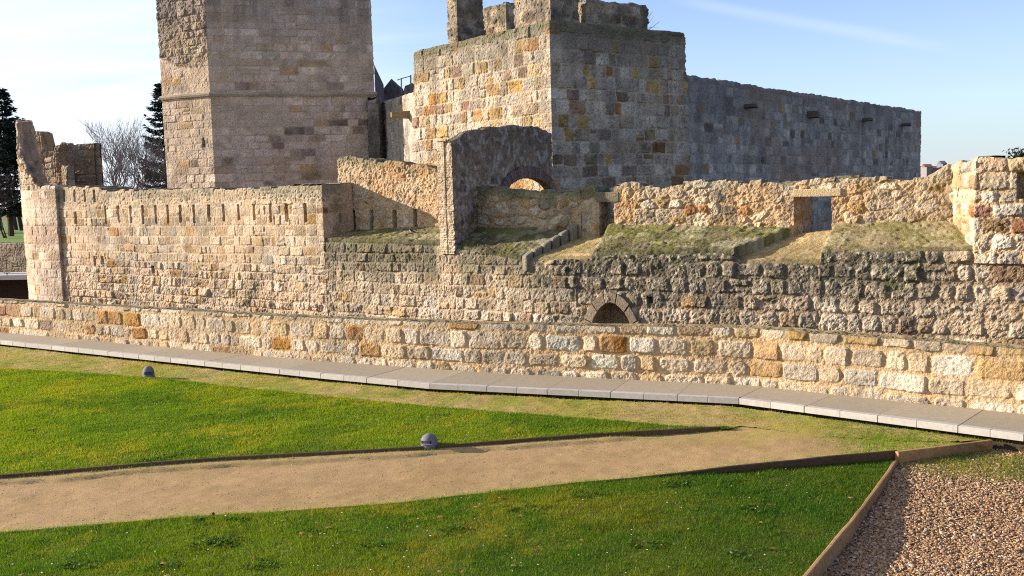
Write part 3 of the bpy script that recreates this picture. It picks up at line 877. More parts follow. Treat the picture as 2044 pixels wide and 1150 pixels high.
a_, b_ = vp(1914, 397, G0, G1), vp(1914, 347, G0, G1)
vs = (upos(gpz, a_), a_[2], b_[2])
pm = []
for px, py, c in ((1975, 435, L(186, 112, 66)), (1965, 410, L(180, 84, 52)), (2030, 465, L(168, 80, 34)), (2010, 435, YE), (1985, 325, L(160, 110, 56)), (1970, 465, L(160, 128, 100))):
    p = onO(px, py); pm.append((upos(gpz, p), p[2], c))
for px, py, c in ((1940, 412, L(190, 80, 44)), (1944, 433, L(206, 130, 76)), (1930, 455, YE), (1900, 418, YE)):
    p = vp(px, py, G0, G1); pm.append((upos(gpz, p), p[2], c))
style('pier', ch=(.26, .36), cw=(.3, .6), joint=.01, soft=.05, rnd=.05, depth=.035, pill=.03, rough=.05, edge=.03, warp=.04, pal=PALE + [(3, L(170, 146, 116))], mortar=L(190, 166, 134))
wall('pier', gpz, 2.35, gt, .55, 'pier', 451, res=.02, parent=cw, rag=.05, block=.05, recess=rec_pier, marks=pm, ntop=6)

# ------------------------------------------------------------------ arched cross wall
F0 = vp(878, 400, OB, OC)[:2] - nBC * .05; F1 = vp(907, 400, OB, OC)[:2] - nBC * .05
F0b = F0 + (T0[:2] - F1) * .05
F2 = T0[:2] + np.array([-.03, -.25])
xw = empty('arched_cross_wall', (F1[0], F1[1], 2.5), 'shaded rubble cross wall pierced by a low brick arch beside the square tower', 'castle wall')
xp = [F0, F1, F2]


def onX(px, py): return vp(px, py, F1, F2)


xt = [(0, vp(880, 282, F0, F1)[2]), (upos(xp, F1), vp(907, 281, F0, F1)[2])] + [(upos(xp, onX(x, y)), onX(x, y)[2]) for x, y in ((925, 270), (945, 261), (985, 253), (1030, 251), (1065, 252), (1085, 257), (1100, 266))]
aa, ab, ac = onX(1002, 380), onX(1101, 380), onX(1050, 355)
ua, ub = upos(xp, aa), upos(xp, ab); am = (ua + ub) / 2; ahw = (ub - ua) / 2; azs = (aa[2] + ab[2]) / 2 - .25; azt = ac[2]


def in_arch(u, z, g=0):
    q = np.clip((z - azs) / (azt + g - azs), -1, 2)
    wd = np.where(q < 0, ahw + g, (ahw + g) * np.sqrt(np.clip(1 - np.clip(q, 0, 1) ** 2, 0, 1)))
    return (np.abs(u - am) < wd) & (z < azt + g) & (z > 2.9)


def paint_x(u, z, c, h):
    t = np.interp(u, [a for a, b in xt], [b for a, b in xt])
    m = sstep(1.3, .1, t - z + .6 * (fbm(u * 1.4, z * 1.4, 72) - .5)) * (u > .4) * .5
    c = mixc(c, L(96, 84, 72), m)
    c = mixc(c, L(190, 182, 166), sstep(.6, .7, fbm(u * 5, z * 5, 73, 2)) * .45 * (u > .4))
    return c


xm = []
for px, py, c in ((935, 378, L(120, 70, 60)), (940, 400, L(146, 108, 66)), (915, 400, L(116, 64, 54)), (943, 437, L(160, 118, 66))):
    p = onX(px, py); xm.append((upos(xp, p), p[2], c))
wall('wall_face', xp, 2.45, xt, .24, 'rubble_grey', 461, res=.03, parent=xw, rag=.04, block=.05, paint=paint_x, hole=lambda u, z: in_arch(u, z, .1), marks=xm,
     high='brick', zsplit=lambda u: np.where(u < upos([F0, F1], F1) - .02, -9, 99), ntop=6, segthick=(.03, .24))
# brick arch ring lining the opening
mb = MB(); xd = (F2 - F1) / np.linalg.norm(F2 - F1); xn = np.array([xd[1], -xd[0]]); uF1 = upos(xp, F1)
NB = 44


def xpt(u, z, out): return np.array([*(F1 + xd * (u - uF1) + xn * out), z])


for k in range(NB):
    t0, t1 = math.pi * k / NB + .004, math.pi * (k + 1) / NB - .004
    ex = .34 + .03 * random.random()
    lo = [(am + math.cos(t) * ahw, azs + math.sin(t) * (azt - azs)) for t in (t0, t1)]
    hi = [(am + math.cos(t) * (ahw + ex), azs + math.sin(t) * (azt - azs + ex)) for t in (t1, t0)]
    loop = lo + hi; o_ = .07 + .02 * random.random()
    v = [xpt(a, z, o_) for a, z in loop] + [xpt(a, z, -.2) for a, z in loop]
    f = [(0, 1, 2, 3), (7, 6, 5, 4)] + [(i, 4 + i, 4 + (i + 1) % 4, (i + 1) % 4) for i in range(4)]
    mb.add(v, f, L(128, 104, 88) * random.uniform(.75, 1.2))
for sgn in (-1, 1):
    e = am + sgn * (ahw + .0); e2 = am + sgn * (ahw + .3)
    a, b = min(e, e2), max(e, e2)
    v = [xpt(x, z, o) for o in (.07, -.2) for x, z in ((a, 2.5), (b, 2.5), (b, azs), (a, azs))]
    mb.add(v, [(0, 1, 2, 3), (7, 6, 5, 4), (0, 4, 5, 1), (1, 5, 6, 2), (2, 6, 7, 3), (3, 7, 4, 0)], L(130, 110, 92))
mb.build('brick_arch', M_STONE, xw)

# ------------------------------------------------------------------ square tower
ZT = at(1100, 42, 33.0)[2]
tw = empty('square_tower', (T0[0], T0[1], 0), 'square stone tower with merlons, its left face sunlit and patched with ochre blocks', 'tower')
tpath = [TB, TL, T0[:2], TR, TB]


def onT(px, py): return vp(px, py, TL, T0) if px < 1103 else vp(px, py, T0, TR)


tt_ = [(0, ZT - .1), (upos(tpath, TL), ZT - .12), (upos(tpath, T0), ZT), (upos(tpath, TR), ZT - .06), (99, ZT - .1)]
tm = []
for px, py, c in ((1141, 188, L(118, 50, 48)), (1222, 229, L(104, 52, 54)), (1327, 212, L(122, 66, 58)), (1321, 194, L(150, 110, 60)), (1357, 198, L(156, 112, 62)), (1166, 126, L(110, 90, 76)), (1228, 130, L(110, 90, 74)),
                  (1141, 210, L(160, 116, 70)), (1110, 228, L(140, 118, 70)), (1140, 268, L(140, 116, 60)), (1153, 290, L(116, 98, 90)), (1225, 310, L(116, 98, 96)), (1290, 268, L(150, 126, 60)), (1340, 270, L(140, 118, 60)),
                  (1318, 285, L(104, 84, 80)), (1207, 346, L(120, 108, 80)), (1245, 345, L(112, 92, 84)), (1268, 325, L(110, 92, 80)), (1270, 288, L(124, 110, 84)), (1280, 312, L(126, 112, 76)), (1352, 355, L(120, 96, 70)), (1200, 270, L(128, 108, 96)),
                  (1188, 290, L(136, 122, 78)), (1187, 310, L(136, 120, 70)),
                  (855, 213, L(200, 130, 56)), (892, 210, L(196, 150, 70)), (895, 195, L(200, 160, 80)), (928, 205, L(158, 76, 72)), (887, 228, L(150, 100, 90)), (930, 240, L(196, 140, 76)), (965, 235, L(200, 150, 70)), (986, 187, L(200, 140, 50)),
                  (1035, 160, L(206, 154, 64)), (1043, 170, L(200, 146, 60)), (1060, 152, L(204, 164, 90)), (925, 168, L(200, 160, 80)), (987, 143, L(206, 166, 84)), (900, 150, L(200, 166, 96)), (1060, 193, L(156, 120, 110)), (1017, 158, L(150, 116, 96)), (855, 270, L(196, 146, 80)),
                  (857, 297, L(206, 146, 76)), (862, 325, L(210, 150, 76)), (1080, 235, L(204, 176, 104)), (1065, 240, L(200, 170, 92)), (952, 145, L(196, 160, 80)), (845, 250, L(206, 166, 96)), (1003, 105, L(150, 112, 92)), (950, 243, L(180, 120, 76)), (870, 310, L(204, 150, 84)), (1015, 372, L(206, 150, 84)), (1040, 366, L(204, 144, 76)), (1062, 372, L(206, 156, 90)), (1085, 366, L(200, 140, 76)), (1030, 378, L(206, 156, 90)), (1075, 380, L(204, 146, 80)), (1095, 376, L(206, 150, 84))):
    p = onT(px, py); tm.append((upos(tpath, p), p[2], c))


def paint_t(u, z, c, h):
    n = fbm(u * .9, z * .9, 75)
    m = sstep(ZT - 1.9, ZT - .1, z + 1.6 * (n - .5)) * .62
    c = mixc(c, L(112, 104, 88), m)
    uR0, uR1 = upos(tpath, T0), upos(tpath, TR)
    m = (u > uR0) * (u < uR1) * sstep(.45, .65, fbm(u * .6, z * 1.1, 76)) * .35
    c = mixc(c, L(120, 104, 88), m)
    m = sstep(ZT - .45, ZT - .15, z) * .6
    c = mixc(c, L(96, 96, 72), m)
    return c


wall('tower_walls', tpath, 0, tt_, .6, 'tower', 501, res=.03, parent=tw, rag=.03, block=.03, marks=tm, paint=paint_t, ntop=6, batter=.022)
mbf = MB(); mbf.prism([T0[:2] + np.array([0, .5]), TR + np.array([-.5, 0]), TB + np.array([0, -.5]), TL + np.array([.5, 0])], ZT - .6, ZT - .15, L(140, 130, 110)); mbf.build('roof_terrace', M_STONE, tw)
# coping roll along the top edge
cp = [TL, T0[:2], TR]
wall('coping', [TL + np.array([-.0, .0]), T0[:2], TR], ZT - .3, [(0, ZT - .06), (upos(cp, T0), ZT + .04), (99, ZT)], .5, 'slab', 521, res=.03, rag=.02, parent=tw, ntop=3, block=.04,
     paint=lambda u, z, c, h: mixc(c, L(104, 98, 78), np.full(len(u), .6)))


def merlon(poly_path, z0, z1, seed, thick=.5, paint=None, rag=.05):
    wall('merlon', poly_path, z0, [(0, z1), (99, z1)], thick, 'merlon_stone', seed, res=.03, parent=tw, rag=rag, block=.05, paint=paint or paint_mer, ntop=5)


def paint_mer(u, z, c, h):
    m = sstep(.42, .62, fbm(u * 1.6, z * 1.6, 79)) * .7
    c = mixc(c, L(84, 80, 68), m)
    return c


dL = (TL - T0[:2]) / np.linalg.norm(TL - T0[:2]); dR = (TR - T0[:2]) / np.linalg.norm(TR - T0[:2])


def tl_at(px): return vp(px, 40, TL, T0)[:2]


def tr_at(px): return vp(px, 40, T0, TR)[:2]


def block_m(p, q, n, dep, z0, z1, seed):           # p,q along the face (left to right), n inward
    pth = [p + n * dep, p, q, q + n * dep, p + n * dep]
    merlon(pth, z0, z1, seed, thick=.22)
    fm = MB(); c_ = [p + n * .12 + (q - p) * .06, q + n * .12 - (q - p) * .06, q + n * (dep - .12) - (q - p) * .06, p + n * (dep - .12) + (q - p) * .06]
    fm.prism(c_, z0, z1 - .1, L(110, 104, 90)); fm.build('merlon_core', M_STONE, tw)


def inn(d):  # inward normal left face / right face
    return d


ins = .1
block_m(tl_at(889) + dR * ins, tl_at(908) + dR * ins, dR, 1.15, ZT - .15, ZT + 1.75, 531)
block_m(tl_at(1022) + dR * ins, T0[:2] + dR * ins + dL * .05, dR, .55, ZT - .1, ZT + 1.3, 541)
block_m(T0[:2] + dR * .66 + dL * .16, tr_at(1163) + dL * .16, dL, .5, ZT - .1, ZT + 1.3, 546)
block_m(tr_at(1180) + dL * .22, tr_at(1302) + dL * .22, dL, .45, ZT - .1, at(1240, 3, 34.9)[2], 551)
# far merlon on the back edge, seen between the near ones
bk0 = vp(915, 30, TL + dR * 3.4, TL + dR * 3.4 - dL)[:2]
qa = TL + dR * 4.2 - dL * 3.6
block_m(vp(935, 30, TL + dR * 2.6, T0[:2] + dR * 2.6)[:2], vp(1010, 30, TL + dR * 2.6, T0[:2] + dR * 2.6)[:2], dR, .5, ZT - .2, vp(975, 14, TL + dR * 2.6, T0[:2] + dR * 2.6)[2], 556)

# ------------------------------------------------------------------ great keep
kc = at(420, 200, 44.0)
fr_ = np.array([.959, .284]); lf_ = np.array([-.91, .41])
KR = vp(748, 200, kc, kc[:2] + fr_)[:2]; KL = vp(324, 200, kc, kc[:2] + lf_)[:2]
KL2 = KL + np.array([-.25, 1]) * 5.5; KR2 = KR + np.array([-.32, .95]) * 5; KB = (KL2 + KR2) / 2 + np.array([.3, 2.0])
kpath = [KB, KL2, KL, kc[:2], KR, KR2, KB]
kp_ = empty('keep', (kc[0], kc[1], 0), 'tall polygonal keep of smooth ashlar with a thin string course', 'tower')
uK0, uK1 = upos(kpath, KL), upos(kpath, kc)
zstr = vp(420, 188, kc, kc[:2] + fr_)[2]


def paint_keep(u, z, c, h):
    n = fbm(u * .5, z * .6, 84)
    m = sstep(zstr + 1.6, zstr + 4, z + 2.2 * (n - .5)) * .45
    c = mixc(c, L(140, 130, 122), m)
    c = mixc(c, L(186, 164, 132), sstep(.5, .65, fbm(u * .35, z * .8, 85)) * .4)
    m = sstep(.52, .62, fbm(u * 2.2, z * .28, 86)) * sstep(zstr, zstr + 5, z) * .4
    return mixc(c, L(92, 84, 76), m)


km = []
for px, py, c in ((445, 113, L(190, 150, 86)), (505, 165, L(166, 112, 70)), (535, 90, L(160, 134, 84)), (602, 128, L(176, 144, 80)), (640, 128, L(176, 148, 90)), (570, 268, L(120, 100, 84)), (597, 268, L(116, 96, 84)), (610, 255, L(100, 92, 96)), (675, 252, L(124, 106, 96)),
                  (560, 280, L(140, 116, 92)), (620, 300, L(124, 100, 84)), (455, 315, L(146, 118, 92)), (590, 312, L(150, 124, 90)), (640, 345, L(150, 124, 84)), (670, 175, L(110, 94, 84)), (675, 212, L(110, 84, 74)), (535, 115, L(196, 184, 164)), (500, 93, L(200, 190, 170))):
    p = vp(px, py, kc, kc[:2] + fr_); km.append((upos(kpath, p), p[2], c))


def rec_keep(u, z):
    a = vp(407, 293, kc, kc[:2] + lf_); ua_ = upos(kpath, a)
    return .3 * ((np.abs(u - ua_) < .09 * (1 - (z - a[2]) / .7)) & (z > a[2]) & (z < a[2] + .38))


wall('keep_walls', kpath, 0, [(0, 19), (999, 19)], 1.0, 'keep', 601, res=.045, rz=.04, parent=kp_, marks=km, paint=paint_keep, recess=rec_keep, rag=.0,
     high='keep_rough', zsplit=lambda u: np.where((u < uK1) & (u > uK0 - 4), zstr + .9 + 1.0 * fbm(u, u * 0, 3), 99))
# string course: thin moulded band
def band(path, z0, z1, out, name, parent, c):
    P, N, U = resample(path, .4)
    prof = [(0, z0), (out * .6, z0 + .02), (out, (z0 + z1) / 2), (out, z1 - .03), (0, z1)]
    V = []; nu = len(P)
    for a, z in prof:
        V.append(np.concatenate([P + N * (a + .012), np.full((nu, 1), z)], 1))
    V = np.stack(V, 1); m = V.shape[1]; idx = np.arange(nu * m).reshape(nu, m)
    Q = np.stack([idx[:-1, :-1], idx[1:, :-1], idx[1:, 1:], idx[:-1, 1:]], 2).reshape(-1, 4)
    C = np.repeat((np.array(c) * (.8 + .4 * vnoise(U * 1.3, U * 0, 4))[:, None])[:, None, :], m, 1)
    return link(name, np_mesh(name, V.reshape(-1, 3), Q, C.reshape(-1, 3), False), M_STONE, parent)


band([KL2, KL, kc[:2], KR, KR2], zstr - .1, zstr + .1, .1, 'string_course', kp_, L(176, 158, 134))
# buttress with sloping top in the angle beside the keep
B0 = KR + fr_ * -.35 + np.array([.1, -.5]); bt = vp(735, 200, B0, B0 + fr_)
q0 = vp(735, 250, B0, B0 + fr_)[:2]; q1 = vp(757, 250, B0, B0 + fr_)[:2]
bz = [vp(735, 205, B0, B0 + fr_)[2], vp(757, 180, B0, B0 + fr_)[2]]
wall('buttress', [q0 + np.array([-.1, 1.0]), q0, q1, q1 + np.array([.3, 2.0])], 0, [(0, bz[0] + .35), (1.0, bz[0]), (1.0 + np.linalg.norm(q1 - q0), bz[0] + .25), (99, bz[0] + .9)], .5, 'inner', 611, res=.04, parent=kp_,
     paint=lambda u, z, c, h: mixc(c, L(90, 84, 78), sstep(.4, .6, fbm(u * 1.2, z * .5, 87)) * .6))
mb = MB()
zt0 = vp(757, 128, KR, KR + fr_)[2]
e0_ = KR + np.array([.03, .05]); e1_ = e0_ + np.array([.36, .3])
mb.prism([e0_, e1_, e1_ + np.array([-.25, 2]), e0_ + np.array([-.25, 2])], 4, [zt0, zt0 - .9, zt0 - .9, zt0], L(104, 98, 96))
mb.build('stair_turret', M_STONE, kp_)

# ------------------------------------------------------------------ inner walls
W0 = TL + np.array([.25, .1]); W1 = KR + np.array([.34, .3])
iw = empty('inner_wall', (W0[0], W0[1], 0), 'shaded inner wall linking the keep to the square tower, one stone spout jutting out', 'castle wall')
ip = [W1, W0]
it = [(0, vp(760, 205, W1, W0)[2]), (99, vp(836, 180, W1, W0)[2])]; it[1] = (upos(ip, vp(836, 180, W1, W0)), it[1][1])
wall('wall_face', ip, 0, it, .8, 'inner', 621, res=.04, parent=iw, rag=.02,
     paint=lambda u, z, c, h: mixc(c * 1.3, L(176, 168, 154), sstep(.4, .6, fbm(u * .8, z * .8, 88)) * .5))
sp = vp(817, 229, W1, W0); idr = (W0 - W1) / np.linalg.norm(W0 - W1); inr = np.array([idr[1], -idr[0]])
mb = MB(); e = sp[:2] + inr * .75
s_ = .14
mb.add([[*(sp[:2] - idr * s_), sp[2] - .16], [*(sp[:2] + idr * s_), sp[2] - .16], [*(sp[:2] + idr * s_), sp[2] + .16], [*(sp[:2] - idr * s_), sp[2] + .16],
        [*(e - idr * s_ * .8), sp[2] - .1], [*(e + idr * s_ * .8), sp[2] - .1], [*(e + idr * s_ * .8), sp[2] + .1], [*(e - idr * s_ * .8), sp[2] + .1]],
       [(0, 1, 2, 3), (4, 7, 6, 5), (0, 4, 5, 1), (1, 5, 6, 2), (2, 6, 7, 3), (3, 7, 4, 0)], L(136, 120, 88))
mb.build('stone_spout', M_STONE, iw, bevel=.02)
# two merlons behind that wall, with a thin handrail
def bmerlon(px0, px1, pyt, d, gable, label):
    p, q = at(px0, 200, d)[:2], at(px1, 200, d)[:2]
    zt = at((px0 + px1) / 2, pyt, d)[2]
    P_ = [p + np.array([0, .5]), p, q, q + np.array([0, .5])]
    L_ = np.linalg.norm(q - p)
    top = [(0, zt - gable), (.5, zt - gable), (.5 + L_ * .45, zt), (.5 + L_, zt - gable), (99, zt - gable)]
    o = wall('back_merlon', P_, 5, top, .45, 'inner', 640 + px0, res=.05, rag=.03, paint=lambda u, z, c, h: mixc(c, L(84, 80, 76), np.full(len(u), .5)))
    return tag(o, label, 'merlon', 'merlons behind the inner wall')


bmerlon(764, 806, 158, 48.0, .5, 'peaked dark merlon behind the inner wall, nearer the keep')
bmerlon(808, 842, 166, 47.0, .12, 'flat topped dark merlon behind the inner wall, nearer the square tower')
rl = empty('handrail', at(800, 190, 46.5), 'thin metal handrail rising between two dark merlons', 'railing')
mb = MB(); a, b = at(801, 190, 46.4), at(801, 157, 46.4); mb.tube([a, b], .03); mb.build('post', M_METAL, rl)
mb = MB(); c, d = at(820, 190, 46.0), at(820, 150, 46.0); mb.tube([c, d], .035); mb.build('post', M_METAL, rl)
mb = MB(); mb.tube([at(793, 160, 46.5), b, at(820, 152, 46.0)], .02); mb.build('rail', M_METAL, rl)
for p in rl.children:
    for v in p.data.color_attributes['Col'].data: v.color = (.12, .12, .13, 1)

# long far wall running away right
W2 = TR + np.array([.2, .7]) ; fd = np.array([.62, .785]); fd /= np.linalg.norm(fd)
W3 = vp(1838, 250, W2, W2 + fd)[:2]
W4 = W3 + np.array([-.2, 1]) * 5
fw = empty('rear_curtain_wall', (W2[0], W2[1], 0), 'long shaded rear wall running away to the right behind the square tower', 'castle wall')
fp = [W2, W3, W4]


def onF(px, py): return vp(px, py, W2, W3)


uW3 = upos(fp, W3)
ft = [(0, onF(1372, 149)[2]), (upos(fp, onF(1500, 172)), onF(1500, 170)[2]), (upos(fp, onF(1812, 217)), onF(1812, 217)[2]), (uW3, onF(1838, 223)[2]), (99, onF(1838, 223)[2])]
sps = [(1487, 212), (1612, 229), (1722, 239), (1800, 249)]
spu = [upos(fp, onF(*s)) for s in sps]; spz = [onF(*s)[2] for s in sps]


def paint_f(u, z, c, h):
    m = sstep(6.3, 8.2, z + 1.6 * (fbm(u * .5, z * .7, 89) - .5)) * .55
    c = mixc(c, L(96, 92, 88), m)
    for su, sz in list(zip(spu, spz)) + [(upos(fp, onF(1393, 250)), 7.4)]:
        m = sstep(.42, .08, np.abs(u - su + .25 * (fbm(z * .7, u * .2, 97) - .5))) * (z < sz) * .35
        c = mixc(c, L(76, 72, 72), m)
    m = sstep(.5, .62, fbm(u * .35, z * .6, 98)) * .4
    return mixc(c * 1.28, L(150, 122, 98), m)


wall('wall_face', fp, 0, ft, .8, 'inner', 651, res=.05, rz=.045, parent=fw, rag=.05, block=.06, paint=paint_f)
fn_ = np.array([fd[1], -fd[0]])
for k, (s, (px, py)) in enumerate(zip(spu, sps)):
    a = onF(px, py); mb = MB()
    hgt = .3 if k == 1 else .15
    for i in range(2):
        c = a[:2] + fn_ * (.25 + .0) + fd * (.0)
        mb.box((c[0] + fd[0] * .21 * i, c[1] + fd[1] * .21 * i, a[2] - .04 * i), (.2, .5 - .12 * i, hgt - .04 * i), fd, L(96, 88, 82))
    mb.build('stone_spout', M_STONE, fw, bevel=.02)

# ------------------------------------------------------------------ ruined round tower at the left end
E0 = OA[:2] + np.array([.25, -.35]); R = 5.5
nE = np.array([-.45, -.893]); CT = E0 - nE * R
rt = empty('round_tower', (CT[0], CT[1], 0), 'ruined round tower at the far left end, a jagged spur rising from its rim', 'tower')
a0 = math.atan2(nE[1], nE[0])
arc = [CT + R * np.array([math.cos(a), math.sin(a)]) for a in np.linspace(a0 - math.radians(115), a0, 24)]
arc.append(E0 + np.array([.25, .45]))


def onA(px, py):
    v = ray(px, py)
    # nearest hit with the cylinder
    a = v[0] ** 2 + v[1] ** 2; b = -2 * (v[0] * CT[0] + v[1] * CT[1]); c = CT @ CT - R * R
    dsc = max(0, b * b - 4 * a * c)
    return np.array([0, 0, H]) + v * ((-b - math.sqrt(dsc)) / (2 * a))


def paint_rt(u, z, c, h):
    m = sstep(3.35, 3.5, z + .15 * (fbm(u * 2, z * 2, 64) - .5)) * (z < 4.05)
    return c


zpl1, zpl0 = onA(80, 408)[2], onA(80, 447)[2]
zbr0 = zpl0 - .75


def paint_rt(u, z, c, h):
    n = .2 * (fbm(u * 1.5, z * 1.5, 64) - .5)
    m = sstep(zpl0 - .05, zpl0 + .05, z + n) * sstep(zpl1 + .05, zpl1 - .05, z + n) * .6
    c = mixc(c, L(198, 180, 154) , m)
    m = sstep(zbr0 - .1, zbr0 + .1, z + n * 2) * sstep(zpl0 + .02, zpl0 - .08, z + n) * .5
    c = mixc(c, L(156, 126, 100), m)
    return c


zrt = onA(75, 372)[2]
arc_u = [upos(arc, p) for p in arc]
wall('tower_wall', arc, MOATZ, [(0, zrt), (99, zrt)], .9, 'keep', 701, res=.035, parent=rt, rag=.04, block=.06, paint=paint_rt, ntop=8, disp=1.2, batter=.0)
# spur: broken end of the taller wall, following the rim
sa = math.atan2(*(onA(44, 350)[:2] - CT)[::-1])
sp_arc = [CT + (R - .02) * np.array([math.cos(a), math.sin(a)]) for a in np.linspace(sa - math.radians(30), sa + math.radians(16), 24)]
us = [upos(sp_arc, p) for p in sp_arc]
zs_ = at(60, 243, 40.2)[2]
ztop = lambda f: zrt + (zs_ - zrt) * f
spt = [(0, ztop(.72)), (us[3], ztop(.74)), (us[4], ztop(.9)), (us[7], ztop(.97)), (us[11], ztop(1.0)), (us[13], ztop(.97)), (us[14], ztop(.7)), (us[16], ztop(.42)), (us[19], ztop(.18)), (us[23], zrt + .02)]
wall('wall_spur', sp_arc, zrt - .1, spt, .55, 'curtain', 711, res=.035, parent=rt, rag=.06, block=.12, ntop=10, topcol='rubble_grey')
# inner back wall of the ruin, and the square block beside it
def bwall(px0, px1, d0, d1, tops, seed, sn, name, th, label=None, extra=True, paint=None):
    p, q = at(px0, 330, d0)[:2], at(px1, 330, d1)[:2]
    pa = [p, q] + ([q * (1 + .9 / np.linalg.norm(q)) + np.array([.12, 0])] if extra else [])
    tp_ = [(upos(pa, vp(x, y, p, q)), vp(x, y, p, q)[2]) for x, y in tops] + [(99, vp(*tops[-1], p, q)[2])]
    o = wall(name, pa, zrt - 1.5, tp_, th, sn, seed, res=.035, parent=rt, rag=.03, block=.06, paint=paint, ntop=5)
    return o


bwall(72, 118, 44, 43.4, [(72, 262), (82, 268), (88, 292), (92, 302), (118, 302)], 721, 'curtain', 'inner_face', .6, extra=False, paint=lambda u, z, c, h: mixc(c, L(96, 82, 66), np.full(len(u), .5)))
pb, qb = at(112, 330, 41.9)[:2], at(200, 330, 41.5)[:2]
dvb = qb / np.linalg.norm(qb) * .8
zb0, zb1 = vp(112, 291, pb, qb)[2], vp(134, 284, pb, qb)[2]
pa_ = [pb + dvb, pb, qb, qb + dvb, pb + dvb]; ub_ = [upos(pa_, pb), .8 + np.linalg.norm(qb - pb)]
wall('wall_block', pa_, zrt - 1.5, [(0, zb0), (.8, zb0), (.8 + .25, zb0), (.8 + .27, zb1), (.8 + .72, zb1), (.8 + .76, zb0 + .03), (99, zb0 + .06)], .2, 'keep_rough', 731, res=.03, parent=rt, rag=.03, block=.05,
     paint=lambda u, z, c, h: mixc(c, L(136, 112, 86), np.full(len(u), .5)), ntop=5)
mb = MB(); mb.prism([pb + dvb * .1 + (qb - pb) * .05, qb + dvb * .1 - (qb - pb) * .05, qb + dvb * .9 - (qb - pb) * .05, pb + dvb * .9 + (qb - pb) * .05], zrt - 1.5, zb0 - .03, L(120, 104, 84)); mb.build('block_core', M_STONE, rt)
bwall(122, 134, 41.4, 41.2, [(122, 330), (134, 330)], 741, 'curtain', 'wall_stub', .3, extra=False)

# yard ground behind the walls
mb = MB()
mb.add([(*OBB, .6), (*(T0[:2] + [0, -.2]), .6), (*TR, .6), (*W3, .6), (*(W3 + [0, 60]), .6), (-40, 110, .6), (*(KL2 + [-6, 4]), .6), (*(CT + [0, 2]), .6), (*(OA[:2] + [.8, .8]), .6)], [tuple(range(9))], L(140, 128, 96))
mb.add([(*(PC + nCD * .3), 2.2), (*(PD + nCD * .3), 2.2), (*(PD + nCD * 5), 2.2), (*(PC + nCD * 5), 2.2)], [(0, 1, 2, 3)], L(140, 128, 96))
yd = mb.build('yard_ground', M_GROUND); tag(yd, 'bare ground of the castle yard behind the walls', 'ground', kind='structure')

# =================================================================== GROUND
def poly_mask(x, y, poly):
    poly = np.array([p[:2] for p in poly]); n = len(poly); ins_ = np.zeros(x.shape, bool)
    j = n - 1
    for i in range(n):
        xi, yi = poly[i]; xj, yj = poly[j]
        c = ((yi > y) != (yj > y)) & (x < (xj - xi) * (y - yi) / (yj - yi + 1e-12) + xi)
        ins_ ^= c; j = i
    return ins_


def near_line(x, y, line):
    d = np.full(x.shape, 1e9)
    for i in range(len(line) - 1):
        a = np.array(line[i][:2]); b = np.array(line[i + 1][:2]); ab = b - a
        t = np.clip(((x - a[0]) * ab[0] + (y - a[1]) * ab[1]) / (ab @ ab), 0, 1)
        d = np.minimum(d, np.hypot(x - a[0] - t * ab[0], y - a[1] - t * ab[1]))
    return d


def sheet(name, poly, zf, cf, mat, res=.06, kind='structure', label=None, cat=None, skirt=0):
    P = np.array([p[:2] for p in poly]); x0, y0 = P.min(0); x1, y1 = P.max(0)
    xs = np.arange(x0, x1 + res, res); ys = np.arange(y0, y1 + res, res)
    X, Y = np.meshgrid(xs, ys, indexing='ij')
    Z = zf(X, Y)
    idx = np.arange(X.size).reshape(X.shape)
    Q = np.stack([idx[:-1, :-1], idx[1:, :-1], idx[1:, 1:], idx[:-1, 1:]], 2)
    xm = (X[:-1, :-1] + X[1:, 1:]) / 2; ym = (Y[:-1, :-1] + Y[1:, 1:]) / 2
    Q = Q[poly_mask(xm, ym, poly)].reshape(-1, 4)
    used = np.unique(Q); re = np.zeros(X.size, int); re[used] = np.arange(len(used))
    V = np.stack([X.ravel(), Y.ravel(), Z.ravel()], 1)[used]
    C = cf(V[:, 0], V[:, 1])
    o = link(name, np_mesh(name, V, re[Q], C), mat)
    return tag(o, label, cat, kind=kind)


# ground lines read from the photograph
E_UP = [gp(x, y, -.03) for x, y in ((-120, 968), (0, 957), (450, 921), (830, 901), (1150, 876), (1380, 862), (1455, 857))]       # board under the upper lawn
E_LO = [gp(x, y, -.04) for x, y in ((-150, 1076), (0, 1062), (270, 1040), (800, 1002), (1110, 967), (1500, 931), (1790, 907))]  # board over the front lawn
E_DG = [gp(x, y, -.02) for x, y in ((1500, 1275), (1600, 1150), (1700, 1030), (1790, 907))]                                     # diagonal timber
E_RT = [gp(x, y, -.02) for x, y in ((1790, 907), (1880, 896), (1978, 883))]
LAWN_TOP = [gp(x, y) for x, y in ((1455, 857), (1350, 853), (1000, 826), (600, 788), (300, 757), (100, 742), (0, 738), (-150, 730))]
KERB = [gp(x, y, ZW) for x, y in ((-100, 669), (0, 680), (640, 746), (858, 766), (1475, 795), (2044, 867), (2140, 881))]


E_UP, E_LO = extend(E_UP, 6), extend(E_LO, 6); LAWN_TOP = extend(LAWN_TOP, 0, 6); KERB = extend(KERB, 7, 5)


def n2(x, y, s, seed): return fbm(x * s, y * s, seed, 4)


